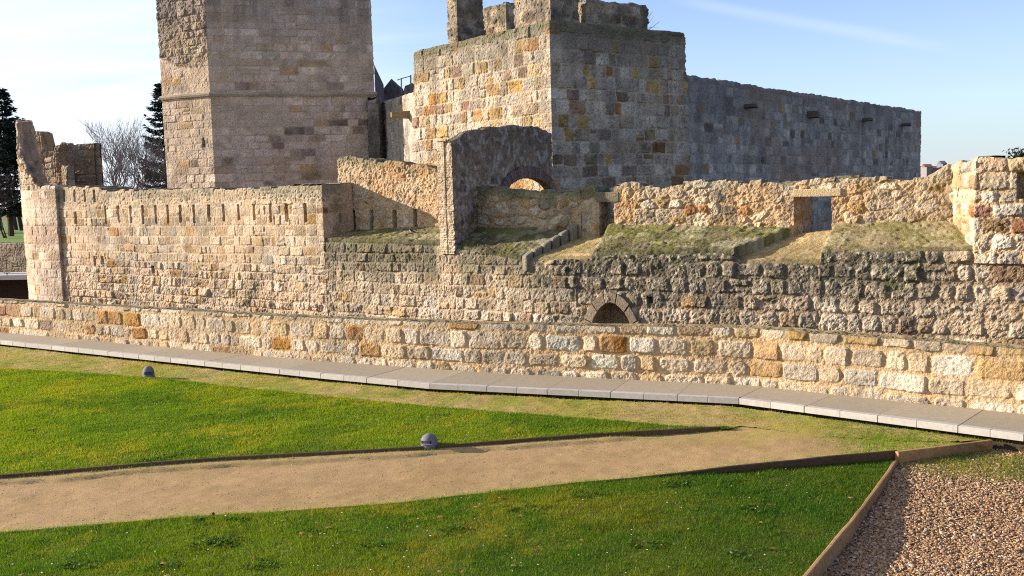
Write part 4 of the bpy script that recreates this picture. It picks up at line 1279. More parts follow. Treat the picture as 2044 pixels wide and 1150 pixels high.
def z_up(x, y): return .02 + .05 * (n2(x, y, .5, 1) - .5) + .03 * (n2(x, y, 2.5, 2) - .5)
def z_path(x, y):
    d = near_line(x, y, E_UP)
    r = x * 0
    return -.055 + .05 * sstep(1.5, 5, x) + .03 * (n2(x, y, .7, 3) - .5) + .012 * (n2(x, y, 3, 4) - .5) + .008 * (n2(x, y, 9, 24) - .5) + .045 * sstep(.3, .22, d + .25 * (n2(x, y, .9, 5) - .5)) * sstep(2.6, 1.4, x)
_zp = z_path
FREE = [gp(1455, 840), gp(1475, 820), gp(1640, 838), gp(1800, 858), gp(1975, 884)]
def z_path(x, y): return _zp(x, y) - .06 * sstep(.3, .02, near_line(x, y, FREE))
def z_lo(x, y): return -.05 - .07 * sstep(0, 4.5, x) + .05 * (n2(x, y, .5, 6) - .5) + .03 * (n2(x, y, 2.5, 7) - .5)
def z_gr(x, y): return -.28 + .13 * sstep(11.5, 15, y) + .05 * (n2(x, y, .8, 8) - .5)


SAND, SAND2, DRY, DRYG = L(154, 126, 82), L(164, 134, 92), L(152, 138, 66), L(122, 130, 42)


def c_path(x, y):
    n = n2(x, y, .9, 11); f = n2(x, y, 6, 12)
    c = np.repeat(SAND[None], len(x), 0)
    c = mixc(c, SAND2, sstep(.35, .6, n) * .8)
    dk = near_line(x, y, KERB)
    du = near_line(x, y, E_UP); dl = near_line(x, y, E_LO)
    c = mixc(c, DRY, sstep(.42, .58, n2(x, y, 1.4, 13)) * .6 * sstep(3.2, 1.2, np.minimum(dk, 9)))
    c = mixc(c, L(160, 138, 84), sstep(.5, .1, np.minimum(du, dl) + .4 * (f - .5)) * .6)
    c = c * (.8 + .4 * f)[:, None]
    return c


def c_verge(x, y):
    n = n2(x, y, .8, 14); f = n2(x, y, 5, 15)
    c = np.repeat(DRY[None], len(x), 0)
    c = mixc(c, L(166, 140, 96), sstep(.42, .58, n) * .8)
    c = mixc(c, DRYG, sstep(.45, .62, n2(x, y, 1.7, 16)) * .7)
    return c * (.8 + .4 * f)[:, None]


def c_soil(x, y):
    c = np.repeat(L(78, 80, 34)[None], len(x), 0)
    return mixc(c, L(104, 96, 44), sstep(.45, .65, n2(x, y, 1.1, 17))) * (.8 + .4 * n2(x, y, 5, 18))[:, None]


up_poly = E_UP + LAWN_TOP
path_poly = E_UP + [gp(1455, 840), gp(1475, 820), gp(1640, 838), gp(1800, 858), gp(1975, 884)] + E_RT[::-1][1:] + E_LO[::-1]
# verge: strip between the upper lawn and the walkway, and the green corner at the right
k0 = [np.array([*p[:2], 0]) for p in KERB]
verge_poly = [k0[0], k0[1], k0[2], k0[3], k0[4], k0[5]] + [gp(1985, 882), gp(1800, 880), gp(1640, 870), gp(1475, 850)] + LAWN_TOP
lo_poly = E_LO + E_DG[::-1] + [np.array([1, 5, 0]), np.array([-15, 5, 0])]
gr_poly = E_DG + E_RT[1:] + [gp(2000, 868), gp(2200, 880), np.array([17, 7, 0]), np.array([3, 7, 0])]


def z_verge(x, y): return -.005 + .03 * (n2(x, y, .9, 21) - .5) + .03 * (n2(x, y, 4, 22) - .5) + .02 * sstep(.5, .1, near_line(x, y, KERB))


sheet('lawn', up_poly, lambda x, y: z_up(x, y), c_soil, M_SOIL, label='raised upper lawn between the sandy path and the walkway verge', cat='lawn')
sheet('path', path_poly, z_path, c_path, M_GROUND, res=.045, label='sandy footpath curving between the two lawns', cat='path')
sheet('verge', verge_poly, z_verge, c_verge, M_GROUND, res=.05, label='worn dry verge beside the paved walkway', cat='ground')
sheet('lawn', lo_poly, z_lo, c_soil, M_SOIL, label='front lawn sloping toward the gravel bed', cat='lawn')
sheet('gravel_bed', gr_poly, lambda x, y: z_gr(x, y), lambda x, y: np.repeat(L(128, 100, 74)[None], len(x), 0) * (.6 + .6 * n2(x, y, 12, 23))[:, None], M_GROUND, label='gravel bed floor in the lower right corner', cat='ground')

# near earth bank under all of it, up to the low wall, then the moat and the land beyond
bank = [np.array([-60, -20]), np.array([40, -20]), np.array([40, 8.0])] + [np.array(p) - inward(LW[0], LW[-1]) * -.25 for p in LW[::-1]] + [np.array([-60, 55])]
mb = MB(); mb.prism(bank, MOATZ - .5, -.32, L(96, 84, 56))
b_ = mb.build('earth_bank', M_SOIL); tag(b_, 'earth bank carrying the lawns and the walkway', 'ground', kind='structure')
mb = MB(); mb.add([(-3000, -3000, MOATZ), (3000, -3000, MOATZ), (3000, 4000, MOATZ), (-3000, 4000, MOATZ)], [(0, 1, 2, 3)], L(104, 98, 58))
g_ = mb.build('ground', M_SOIL); tag(g_, 'broad ground reaching out to the horizon', 'ground', kind='structure')

# ------------------------------------------------------------------ paved walkway
wk = empty('walkway', (0, 20, 0), 'pale concrete slab walkway raised along the foot of the low wall', 'walkway', kind='structure')
KP, KN, KU = resample([p[:2] for p in KERB], 1.0)
mbs, mbk = MB(), MB()
kerb2 = [p[:2] for p in KERB]


def along(path, u):
    acc = 0
    for i in range(len(path) - 1):
        a, b = np.array(path[i]), np.array(path[i + 1]); l = np.linalg.norm(b - a)
        if u <= acc + l or i == len(path) - 2:
            t = (b - a) / l
            return a + t * (u - acc), t
        acc += l


tot = sum(np.linalg.norm(np.array(kerb2[i + 1]) - kerb2[i]) for i in range(len(kerb2) - 1))
ltot = upos(LW, LW[-1])
u = 0.0; k = 0
corners = [upos(kerb2, p) for p in kerb2[1:-1]]
while u < tot - .05:
    w = 1.25 + .05 * random.random()
    nx = min([c for c in corners if c > u + .05] + [tot])
    v = min(u + w, nx)
    if nx - v < .4: v = nx
    a, t = along(kerb2, u + .004); b, t2 = along(kerb2, v - .004)
    def nrm(u_):
        q = sum(along(kerb2, min(max(u_ + e, .01), tot - .01))[1] for e in (-.02, .02)); q = q / np.linalg.norm(q); return np.array([-q[1], q[0]])
    n = np.array([-t[1], t[0]]); na, nb_ = nrm(u), nrm(v)
    # back edge on the wall foot
    def back(p, n):
        q = upos(LW, p + n * .9); pt_, tt2 = along(LW, q); return pt_ + np.array([-tt2[1], tt2[0]]) * .12
    ba, bb = back(a, na), back(b, nb_)
    col = L(152, 140, 118) * random.uniform(.92, 1.05)
    dz = random.uniform(-.003, .003)
    a2, b2 = a + na * .13, b + nb_ * .13
    mbs.prism([a2, b2, bb, ba], ZW - .1, ZW + dz, col)
    # kerb blocks on the front edge, two to a slab
    for j in range(2):
        p, q = a + (b - a) * (j * .5 + .002), a + (b - a) * (j * .5 + .498)
        mbk.prism([p, q, q + n * .127, p + n * .127], ZW - .112, ZW + random.uniform(-.002, .003), L(176, 170, 160) * random.uniform(.88, 1.04))
    u = v; k += 1
mbs.build('paving_slabs', M_CONC, wk)
mbk.build('kerb_stones', M_CONC, wk, bevel=.006)
mb = MB()
for i in range(len(kerb2) - 1):
    a, b = np.array(kerb2[i]), np.array(kerb2[i + 1]); t = (b - a) / np.linalg.norm(b - a); n = np.array([-t[1], t[0]])
    mb.prism([a + n * .16, b + n * .16, b + n * 1.2, a + n * 1.2], -.3, ZW - .105 - .002 * i, L(70, 58, 46))
mb.build('sub_base', M_SOIL, wk)

# ------------------------------------------------------------------ timber edging
def board(line, z0f, z1f, th, label, c=L(112, 88, 60), name='timber_edging', wob=.008):
    pts = [np.array(p[:2]) for p in line]
    P, N, U = resample(pts, .35)
    o_ = wob * 2 * (vnoise(U * .8, U * 0, 31) - .5)
    z1 = np.array([z1f(x, y) for x, y in P]) + wob * 1.5 * (vnoise(U * 1.1, U * 0 + 4, 32) - .5); z0 = np.array([z0f(x, y) for x, y in P])
    nu = len(P)
    prof = [(0, 0, 0), (0, 1, -.008), (.012, 1, 0), (th - .012, 1, 0), (th, 1, -.008), (th, 0, 0)]
    V = np.stack([np.concatenate([P - N * (a - th / 2 + o_[:, None]), (np.where(k == 1, z1, z0) + dz)[:, None]], 1) for a, k, dz in prof], 1)
    m = len(prof); idx = np.arange(nu * m).reshape(nu, m)
    Q = np.stack([idx[:-1, :-1], idx[1:, :-1], idx[1:, 1:], idx[:-1, 1:]], 2).reshape(-1, 4)
    cap = np.array([[idx[0, i], idx[0, i + 1], idx[0, m - 2 - i], idx[0, m - 1 - i]] for i in range(2)] + [[idx[-1, i + 1], idx[-1, i], idx[-1, m - 1 - i], idx[-1, m - 2 - i]] for i in range(2)])
    C = np.repeat((np.array(c) * (.7 + .6 * fbm(U * .9, U * 0, 33))[:, None])[:, None, :], m, 1)
    return tag(link(name, np_mesh(name, V.reshape(-1, 3), np.concatenate([Q, cap]), C.reshape(-1, 3), False), M_WOOD), label, 'edging', 'timber lawn edgings')


board(E_UP, lambda x, y: -.25, lambda x, y: .045 - .05 * float(sstep(2.5, 4.6, x)), .05, 'long dark timber board holding the upper lawn above the sandy path', L(96, 74, 52))
board(E_LO, lambda x, y: -.3, lambda x, y: float(z_path(np.array([x]), np.array([y]))[0]) + .008 + .02 * float(sstep(0, 4, x)), .045, 'dark timber board between the sandy path and the front lawn', L(92, 68, 48))
board(E_DG, lambda x, y: -.5, lambda x, y: float(z_lo(np.array([x - .1]), np.array([y]))[0]) + .035, .052, 'weathered timber beam running diagonally beside the gravel bed', L(150, 118, 78))
board(E_RT, lambda x, y: -.35, lambda x, y: .025, .07, 'short tan timber board closing the top of the gravel bed', L(158, 120, 78))

# ------------------------------------------------------------------ grass
def grass(name, poly, zf, dens, hmin, hmax, label, seed, base, dens_f=None, wid=.007, dark=None):
    rng = np.random.default_rng(seed)
    P = np.array([p[:2] for p in poly]); x0, y0 = P.min(0); x1, y1 = P.max(0)
    # only ground the camera surroundings can see
    N = int((x1 - x0) * (y1 - y0) * dens)
    x = rng.uniform(x0, x1, N); y = rng.uniform(y0, y1, N)
    m = poly_mask(x, y, poly) & (np.abs(x) < .6 * y + 3.5) & (y > 8)
    x, y = x[m], y[m]
    keep = rng.uniform(0, 1, len(x)) < np.clip(1.25 - (y - 10) * .022, .35, 1)
    if dens_f is not None: keep &= rng.uniform(0, 1, len(x)) < dens_f(x, y)
    x, y = x[keep], y[keep]
    n = len(x); z = zf(x, y) - .004
    tuft = n2(x, y, 2.2, seed + 1); t2 = n2(x, y, .55, seed + 2); t3 = n2(x, y, 9, seed + 3)
    hgt = (hmin + (hmax - hmin) * rng.uniform(0, 1, n) ** 1.5) * (.55 + .9 * tuft) * (.7 + .6 * t3)
    a = rng.uniform(0, 2 * np.pi, n); lean = rng.uniform(.1, 1.0, n) * hgt; la = rng.uniform(0, 2 * np.pi, n)
    w = wid * (.7 + .7 * rng.uniform(0, 1, n)) * np.clip(y / 12, .9, 2.0)
    dx, dy = np.cos(a) * w / 2, np.sin(a) * w / 2
    V = np.empty((n, 3, 3), np.float32)
    V[:, 0] = np.stack([x - dx, y - dy, z], 1); V[:, 1] = np.stack([x + dx, y + dy, z], 1)
    V[:, 2] = np.stack([x + np.cos(la) * lean, y + np.sin(la) * lean, z + hgt], 1)
    c = np.repeat(base[0][None], n, 0)
    c = mixc(c, base[1], sstep(.4, .62, t2 * .6 + tuft * .4))
    c = mixc(c, base[2], sstep(.5, .68, n2(x, y, 1.1, seed + 5) * .7 + .3 * t3))
    if dark is not None: c = mixc(c, base[3], dark(x, y))
    c = mixc(c, L(186, 172, 86), (rng.uniform(0, 1, n) < .05) * .8)
    c = c * (.75 + .5 * rng.uniform(0, 1, n))[:, None]
    C = np.repeat(c[:, None, :], 3, 1)
    T = np.arange(n * 3).reshape(n, 3)
    o = link(name, np_mesh(name, V.reshape(-1, 3), T, C.reshape(-1, 3), False), M_GRASS)
    return tag(o, label, 'grass', kind='stuff')


GB = [L(126, 146, 16), L(104, 134, 16), L(150, 152, 28), L(78, 114, 14)]
grass('grass', up_poly, z_up, 5200, .025, .055, 'short bright green grass covering the upper lawn', 41, GB, dark=lambda x, y: sstep(.52, .66, n2(x * .5, y, .8, 55)) * .6)
grass('grass', lo_poly, z_lo, 9500, .026, .054, 'deeper green lawn grass in front of the path', 43, [L(110, 134, 14), L(84, 120, 14), L(138, 140, 24), L(52, 94, 12)], wid=.006,
      dark=lambda x, y: sstep(-2, 5, x + 3 * (n2(x, y, .7, 56) - .5)) * .75)
dg = lambda x, y: .28 + sstep(.5, .68, n2(x, y, 1.3, 57)) * .35 + sstep(4.7, 5.6, x + .4 * (n2(x, y, 1.5, 58) - .5)) * .9
grass('grass', verge_poly, z_verge, 2600, .015, .04, 'thin dry grass on the verge by the walkway', 45, [L(156, 146, 44), L(132, 138, 34), L(172, 152, 76), L(92, 124, 18)], dens_f=dg,
      dark=lambda x, y: sstep(4.7, 5.8, x) * .6)
pg0 = 0
pg = lambda x, y: sstep(4.5, 5.5, x + .5 * (n2(x, y, 1.5, 59) - .5)) * .9 + .01 + .55 * sstep(.15, .03, np.minimum(near_line(x, y, E_UP), near_line(x, y, E_LO)) + .16 * (n2(x, y, 3, 62) - .5)) * sstep(.35, .5, n2(x, y, 1.2, 63))
grass('grass', path_poly, z_path, 3000, .02, .045, 'grass creeping over the right end of the sandy path', 47, [L(128, 150, 18), L(104, 142, 16), L(154, 156, 30), L(76, 120, 14)], dens_f=pg)
gg = lambda x, y: sstep(.95, .3, near_line(x, y, [gp(1880, 905), gp(1960, 905), gp(2060, 912)]) + .5 * (n2(x, y, 2, 60) - .5)) * .9
grass('grass', gr_poly, z_gr, 6000, .03, .08, 'green tufts growing at the top edge of the gravel bed', 49, [L(110, 128, 36), L(86, 118, 30), L(140, 140, 46), L(60, 100, 26)], dens_f=gg)
# daisies / clover heads, one sprinkle
rng = np.random.default_rng(5)
mb = MB()
for px, py in [(rng.uniform(0, 1700), rng.uniform(870, 1140)) for _ in range(170)] + [(rng.uniform(300, 1100), rng.uniform(790, 880)) for _ in range(60)]:
    p = gp(px, py)
    up = poly_mask(p[:1], p[1:2], up_poly)[0]; lo = poly_mask(p[:1], p[1:2], lo_poly)[0]
    if not (up or lo): continue
    z = (z_up if up else z_lo)(p[:1], p[1:2])[0] + .035
    r = rng.uniform(.006, .012)
    mb.add([(p[0] + r * math.cos(a), p[1] + r * math.sin(a), z) for a in np.arange(5) * 1.2566] + [(p[0], p[1], z - .012)], [(0, 1, 2, 3, 4), (0, 4, 5), (4, 3, 5), (3, 2, 5), (2, 1, 5), (1, 0, 5)], L(232, 230, 214))
fl = mb.build('daisies', M_PEB); tag(fl, 'tiny white daisies sprinkled over the lawns', 'flowers', kind='stuff')

# ------------------------------------------------------------------ gravel
def gravel():
    rng = np.random.default_rng(77)
    P = np.array([p[:2] for p in gr_poly]); x0, y0 = P.min(0); x1, y1 = P.max(0)
    N = int((x1 - x0) * (y1 - y0) * 2600)
    x = rng.uniform(x0, x1, N); y = rng.uniform(y0, y1, N)
    m = poly_mask(x, y, gr_poly) & (np.abs(x) < .58 * y + 2.5) & (y > 8.5)
    x, y = x[m], y[m]; n = len(x)
    t = (1 + 5 ** .5) / 2
    base = np.array([(-1, t, 0), (1, t, 0), (-1, -t, 0), (1, -t, 0), (0, -1, t), (0, 1, t), (0, -1, -t), (0, 1, -t), (t, 0, -1), (t, 0, 1), (-t, 0, -1), (-t, 0, 1)]) / math.hypot(1, t)
    fc = np.array([(0, 11, 5), (0, 5, 1), (0, 1, 7), (0, 7, 10), (0, 10, 11), (1, 5, 9), (5, 11, 4), (11, 10, 2), (10, 7, 6), (7, 1, 8), (3, 9, 4), (3, 4, 2), (3, 2, 6), (3, 6, 8), (3, 8, 9), (4, 9, 5), (2, 4, 11), (6, 2, 10), (8, 6, 7), (9, 8, 1)])
    s = .008 + .013 * rng.uniform(0, 1, n) ** 2 + (rng.uniform(0, 1, n) < .012) * .014
    sx = s * rng.uniform(.9, 1.6, n); sy = s * rng.uniform(.8, 1.1, n); sz = s * rng.uniform(.5, .85, n)
    B = base[None] * (1 + .22 * rng.uniform(-1, 1, (n, 12, 1)))
    B = B * np.stack([sx, sy, sz], 1)[:, None, :]
    tl = rng.normal(0, .35, n)
    ct, st_ = np.cos(tl)[:, None], np.sin(tl)[:, None]
    bx, bz = B[..., 0] * ct - B[..., 2] * st_, B[..., 0] * st_ + B[..., 2] * ct
    a = rng.uniform(0, 6.283, n); ca, sa_ = np.cos(a)[:, None], np.sin(a)[:, None]
    X = bx * ca - B[..., 1] * sa_ + x[:, None]; Y = bx * sa_ + B[..., 1] * ca + y[:, None]
    Zb = z_gr(x, y) + rng.uniform(.0, .02, n)
    V = np.stack([X, Y, bz + Zb[:, None]], 2)
    T = (fc[None] + (np.arange(n) * 12)[:, None, None]).reshape(-1, 3)
    pal = np.array([L(166, 136, 100), L(182, 154, 118), L(148, 118, 88), L(192, 172, 142), L(124, 98, 74), L(200, 188, 166), L(164, 126, 82)])
    pr = rng.choice(len(pal), n, p=[.27, .2, .2, .1, .12, .05, .06])
    c = pal[pr] * rng.uniform(.66, 1.02, n)[:, None] * np.array([1.0, .93, .88])
    return tag(link('gravel', np_mesh('gravel', V.reshape(-1, 3), T, np.repeat(c[:, None], 12, 1).reshape(-1, 3), False), M_PEB), 'loose brown and cream gravel filling the lower right corner', 'gravel', kind='stuff')


gravel()

def scatter_bits(name, poly, zf, n, size, pal, label, seed, flat=.6, sel=None, mat=None):
    rng = np.random.default_rng(seed)
    P = np.array([p[:2] for p in poly]); x0, y0 = P.min(0); x1, y1 = P.max(0)
    x = rng.uniform(x0, x1, n * 4); y = rng.uniform(y0, y1, n * 4)
    m = poly_mask(x, y, poly) & (np.abs(x) < .6 * y + 1)
    if sel is not None: m &= rng.uniform(0, 1, len(x)) < sel(x, y)
    x, y = x[m][:n], y[m][:n]; k = len(x)
    B = np.array([(1, 0, 0), (0, 1, 0), (-1, 0, 0), (0, -1, 0), (0, 0, 1), (0, 0, -.4)], float)
    T = np.array([(0, 1, 4), (1, 2, 4), (2, 3, 4), (3, 0, 4), (1, 0, 5), (2, 1, 5), (3, 2, 5), (0, 3, 5)])
    s = size * (.4 + rng.uniform(0, 1, k) ** 2.5 * 1.6)
    V = B[None] * (1 + .35 * rng.uniform(-1, 1, (k, 6, 1))) * s[:, None, None] * np.array([1, 1, flat])
    a = rng.uniform(0, 6.283, k); ca, sa_ = np.cos(a)[:, None], np.sin(a)[:, None]
    V = np.stack([V[..., 0] * ca - V[..., 1] * sa_ + x[:, None], V[..., 0] * sa_ + V[..., 1] * ca + y[:, None], V[..., 2] + zf(x, y)[:, None] + s[:, None] * .2], 2)
    pal = np.array(pal); c = pal[rng.integers(0, len(pal), k)] * rng.uniform(.7, 1.2, k)[:, None]
    me = np_mesh(name, V.reshape(-1, 3), (T[None] + (np.arange(k) * 6)[:, None, None]).reshape(-1, 3), np.repeat(c[:, None], 6, 1).reshape(-1, 3), False)
    return tag(link(name, me, mat or M_PEB), label, name.replace('_', ' '), kind='stuff')


edge_sel = lambda x, y: .25 + .75 * sstep(.5, .05, np.minimum(near_line(x, y, E_UP), near_line(x, y, E_LO)))
scatter_bits('path_grit', path_poly, z_path, 16000, .0055, [L(182, 156, 112), L(156, 128, 88), L(140, 114, 80), L(190, 170, 134)], 'fine grit and small stones strewn over the sandy path', 91, sel=edge_sel)
scatter_bits('verge_grit', verge_poly, z_verge, 6000, .006, [L(176, 156, 110), L(140, 122, 76), L(110, 96, 60)], 'loose grit and dry crumbs on the verge', 92)
scatter_bits('fallen_leaves', lo_poly + [lo_poly[0]], lambda x, y: z_lo(x, y) + .03, 260, .022, [L(120, 84, 48), L(96, 66, 40), L(140, 110, 60)], 'a few brown fallen leaves lying in the front lawn', 93, flat=.15)


def weeds(name, poly, zf, spots, label, seed):
    rng = np.random.default_rng(seed); V = []; C = []
    for px, py, r, n in spots:
        p = gp(px, py, -.05)
        for i in range(n):
            q = p[:2] + rng.normal(0, 1, 2) * np.array([r, r * .7]); z = zf(np.array([q[0]]), np.array([q[1]]))[0]
            for j in range(7):
                a = rng.uniform(0, 6.283); ln = rng.uniform(.02, .045); d = np.array([math.cos(a), math.sin(a), rng.uniform(.3, 1.1)]) * ln; sd_ = np.array([-math.sin(a), math.cos(a), 0]) * ln * .33
                b0_ = np.array([*q, z + .01])
                V += [b0_, b0_ + d * .6 + sd_, b0_ + d, b0_ + d * .6 - sd_]; C += [L(82, 112, 36) * rng.uniform(.5, 1.4)] * 4
    me = np_mesh(name, np.array(V), np.arange(len(V)).reshape(-1, 4), np.array(C), False)
    return tag(link(name, me, M_GRASS), label, 'weeds', kind='stuff')


weeds('weeds', lo_poly, z_lo, [(430, 1085, .16, 60), (400, 1040, .08, 16), (460, 1040, .07, 14), (330, 1130, .12, 30), (520, 1130, .1, 24), (1350, 965, .12, 26), (1180, 990, .14, 30), (1050, 1020, .16, 30), (760, 1090, .12, 24), (150, 1130, .14, 30), (1500, 1010, .14, 26), (1640, 960, .1, 18), (900, 1060, .1, 20), (1300, 1090, .14, 26), (620, 1060, .1, 20), (1480, 1100, .12, 22)],
      'dark clover and weed clumps in the front lawn', 95)
weeds('weeds', up_poly, z_up, [(380, 915, .14, 34), (330, 925, .1, 20), (290, 932, .1, 20), (170, 800, .1, 10), (540, 797, .08, 10), (60, 870, .12, 14), (880, 838, .1, 12), (700, 860, .12, 14), (1100, 862, .1, 14)], 'dark weed clumps in the upper lawn', 96)

# ------------------------------------------------------------------ dome lamps
def _d(): pass


def dome(px, py, face, label, rad, hgt):
    p = gp(px, py, .03); p[2] = z_up(p[:1], p[1:2])[0] - .01
    o = empty('dome_lamp', p, label, 'garden lamp', 'dome lamps set in the upper lawn')
    nu, nv = 96, 60
    th = np.linspace(0, 2 * np.pi, nu, endpoint=False); t = np.linspace(0, 1, nv)
    TH, TT = np.meshgrid(th, t, indexing='ij')
    zz = np.where(TT < .5, TT * .8 * hgt * .9, 0); 
    # profile: gently tapering drum, then half dome
    rr = np.where(TT < .5, rad * (1 - .1 * TT), 0); ph = np.clip((TT - .5) / .5, 0, 1) * np.pi / 2
    rr = np.where(TT < .5, rr, rad * .95 * np.cos(ph)); z1 = hgt * .42
    zz = np.where(TT < .5, TT / .5 * z1, z1 + (hgt - z1) * np.sin(ph))
    da = np.abs((TH - face + np.pi) % (2 * np.pi) - np.pi)
    slot = sstep(.85, .75, da) * sstep(.27 * hgt, .31 * hgt, zz) * sstep(.52 * hgt, .49 * hgt, zz)
    rr = rr - rad * .45 * slot
    lip = sstep(.9, .7, da) * sstep(.18 * hgt, .26 * hgt, zz) * sstep(.3 * hgt, .28 * hgt, zz); rr = rr + .01 * lip
    V = np.stack([p[0] + rr * np.cos(TH), p[1] + rr * np.sin(TH), p[2] + zz], 2)
    idx = np.arange(nu * nv).reshape(nu, nv)
    Q = np.stack([idx, np.roll(idx, -1, 0)], 0); Q = np.stack([Q[0][:, :-1], Q[1][:, :-1], Q[1][:, 1:], Q[0][:, 1:]], 2).reshape(-1, 4)
    c = L(108, 106, 112)
    C = np.repeat(c[None], nu * nv, 0) * (.88 + .24 * fbm(TH.ravel() * 3, zz.ravel() * 30, 9))[:, None]
    link('housing', np_mesh('housing', V.reshape(-1, 3), Q, C), M_CONC, o)
    mb = MB(); mb.tube([(p[0], p[1], p[2] - .02), (p[0], p[1], p[2] + .018)], rad * 1.06, 40, L(92, 90, 92)); mb.build('base_ring', M_CONC, o, bevel=.005)
    # lens set deep in the slot
    mb = MB(); f = np.array([math.cos(face), math.sin(face)]); g = np.array([-f[1], f[0]])
    q = p[:2] + f * rad * .6
    mb.prism([q - g * rad * .42 + f * .004, q + g * rad * .42 + f * .004, q + g * rad * .42 - f * .02, q - g * rad * .42 - f * .02], p[2] + .31 * hgt, p[2] + .48 * hgt, L(70, 72, 78))
    mb.build('lens', M_METAL, o)


dome(857, 889, math.radians(-112), 'grey concrete dome lamp near the edge of the path, its slot facing forward', .138, .21)
dome(297, 753, math.radians(-62), 'smaller looking grey dome lamp at the far edge of the upper lawn', .135, .27)

# ------------------------------------------------------------------ bird on the ledge
A_, B_ = outw(onO(648, 477), .06, nBC), outw(onO(897, 484), .06, nBC)
bp = None
pz = None
# ledge height under the bird: intersect the sight line with the ledge plane
C_, D_ = outw(onP(897, 449), -.15, nBC), outw(onP(684, 459), -.15, nBC)
nn_ = np.cross(B_ - A_, D_ - A_); vv = ray(824, 470); tq = nn_ @ (A_ - np.array([0, 0, H])) / (nn_ @ vv)
bp = np.array([0, 0, H]) + vv * tq
bird = empty('bird', (bp[0], bp[1], bp[2] + .03), 'small dark bird with a pale belly standing on the mossy ledge', 'bird')
hd = np.array([-.95, -.3, 0]); hd /= np.linalg.norm(hd); sd = np.array([-hd[1], hd[0], 0]); upv = np.array([0, 0, 1])
sec = [(-.17, .075, .004, .004), (-.12, .085, .016, .006), (-.07, .1, .03, .02), (-.03, .115, .045, .04), (.02, .135, .055, .052), (.06, .155, .05, .05), (.085, .18, .034, .036), (.1, .2, .028, .03), (.118, .212, .028, .028), (.135, .213, .018, .018), (.145, .21, .006, .006), (.165, .205, .001, .001)]
V = []; C = []; nn = 12
for x, z, w, h in sec:
    for k in range(nn):
        a = 2 * math.pi * k / nn
        V.append(bp + hd * x + sd * math.cos(a) * w + upv * (z - .02 + math.sin(a) * h))
        C.append(L(60, 58, 64) if (math.sin(a) > -.35 and x < .09) or x > .1 or x < -.08 else L(206, 200, 190))
Q = [[i * nn + k, i * nn + (k + 1) % nn, (i + 1) * nn + (k + 1) % nn, (i + 1) * nn + k] for i in range(len(sec) - 1) for k in range(nn)]
link('body', np_mesh('body', V, Q, np.array(C)), M_BIRD, bird)
for s in (-1, 1):
    mb = MB(); a = bp + hd * .02 + sd * .02 * s
    mb.tube([a + upv * .085, a + upv * .045 - hd * .012, a + upv * .015], .004, 5, L(60, 46, 40))
    for t in (-.5, 0, .5): mb.tube([a + upv * .017, a + upv * .012 + hd * .03 * math.cos(t) + sd * .03 * math.sin(t)], .0025, 4, L(60, 46, 40))
    mb.build('leg', M_BIRD, bird)

# =================================================================== BACKGROUND
# park terrace across the moat at the left, its retaining wall
RW0, RW1 = at(-260, 490, 66)[:2], at(120, 485, 60)[:2]
zpk = vp(20, 485, RW0, RW1)[2]
rwl = wall('retaining_wall', [RW0, RW1], MOATZ, [(0, zpk), (99, zpk)], .8, 'inner', 801, res=.06, rag=.03,
           paint=lambda u, z, c, h: mixc(c, L(146, 122, 92), np.full(len(u), .5)))
tag(rwl, 'brownish retaining wall below the park trees, across the moat at far left', 'wall')
pr = (RW1 - RW0) / np.linalg.norm(RW1 - RW0); pn = np.array([-pr[1], pr[0]])
mb = MB(); mb.add([(*(RW0 + pn * .4), zpk - .06), (*(RW1 + pn * .4), zpk - .06), (*(RW1 + pr * 6 + pn * 160), zpk - .06), (*(RW0 - pr * 90 + pn * 160), zpk - .06), (*(RW0 - pr * 60), zpk - .06)], [(0, 1, 2, 3, 4)], L(96, 122, 40))
pk = mb.build('park_lawn', M_SOIL); tag(pk, 'green park lawn beyond the moat', 'lawn', kind='structure')
rng = np.random.default_rng(3)

# footbridge over the moat
fb = empty('footbridge', at(20, 550, 50), 'footbridge with a cross braced iron railing over a dark gap at the far left', 'bridge')
b0, b1 = at(-160, 552, 50), at(70, 549, 49)
mb = MB(); bd = (b1 - b0)[:2] / np.linalg.norm((b1 - b0)[:2]); bn = np.array([-bd[1], bd[0]])
zb = b1[2]
mb.prism([b0[:2], b1[:2], b1[:2] + bn * 2.2, b0[:2] + bn * 2.2], zb - .22, zb, L(176, 172, 168)); mb.build('deck', M_CONC, fb)
mb = MB(); mb.prism([b0[:2] + bn * 1.8, b1[:2] + bn * 1.8, b1[:2] + bn * 2.1, b0[:2] + bn * 2.1], MOATZ, zb - .23, L(56, 40, 36)); mb.build('abutment', M_WOOD, fb)
mb = MB(); Lb = np.linalg.norm((b1 - b0)[:2]); npan = 4
hr = 30 / 2000 * 50
for k in range(npan + 1):
    p = b0[:2] + bd * Lb * k / npan + bn * .1; mb.tube([(*p, zb), (*p, zb + hr)], .02, 5, (.05, .05, .05))
    if k < npan:
        q = b0[:2] + bd * Lb * (k + 1) / npan + bn * .1
        for za, zc in ((hr, hr), (.08, .08), (.08, hr), (hr, .08), (hr * .75, hr * .75)):
            mb.tube([(*p, zb + za), (*q, zb + zc)], .012, 5, (.05, .05, .05))
mb.build('railing', M_METAL, fb)

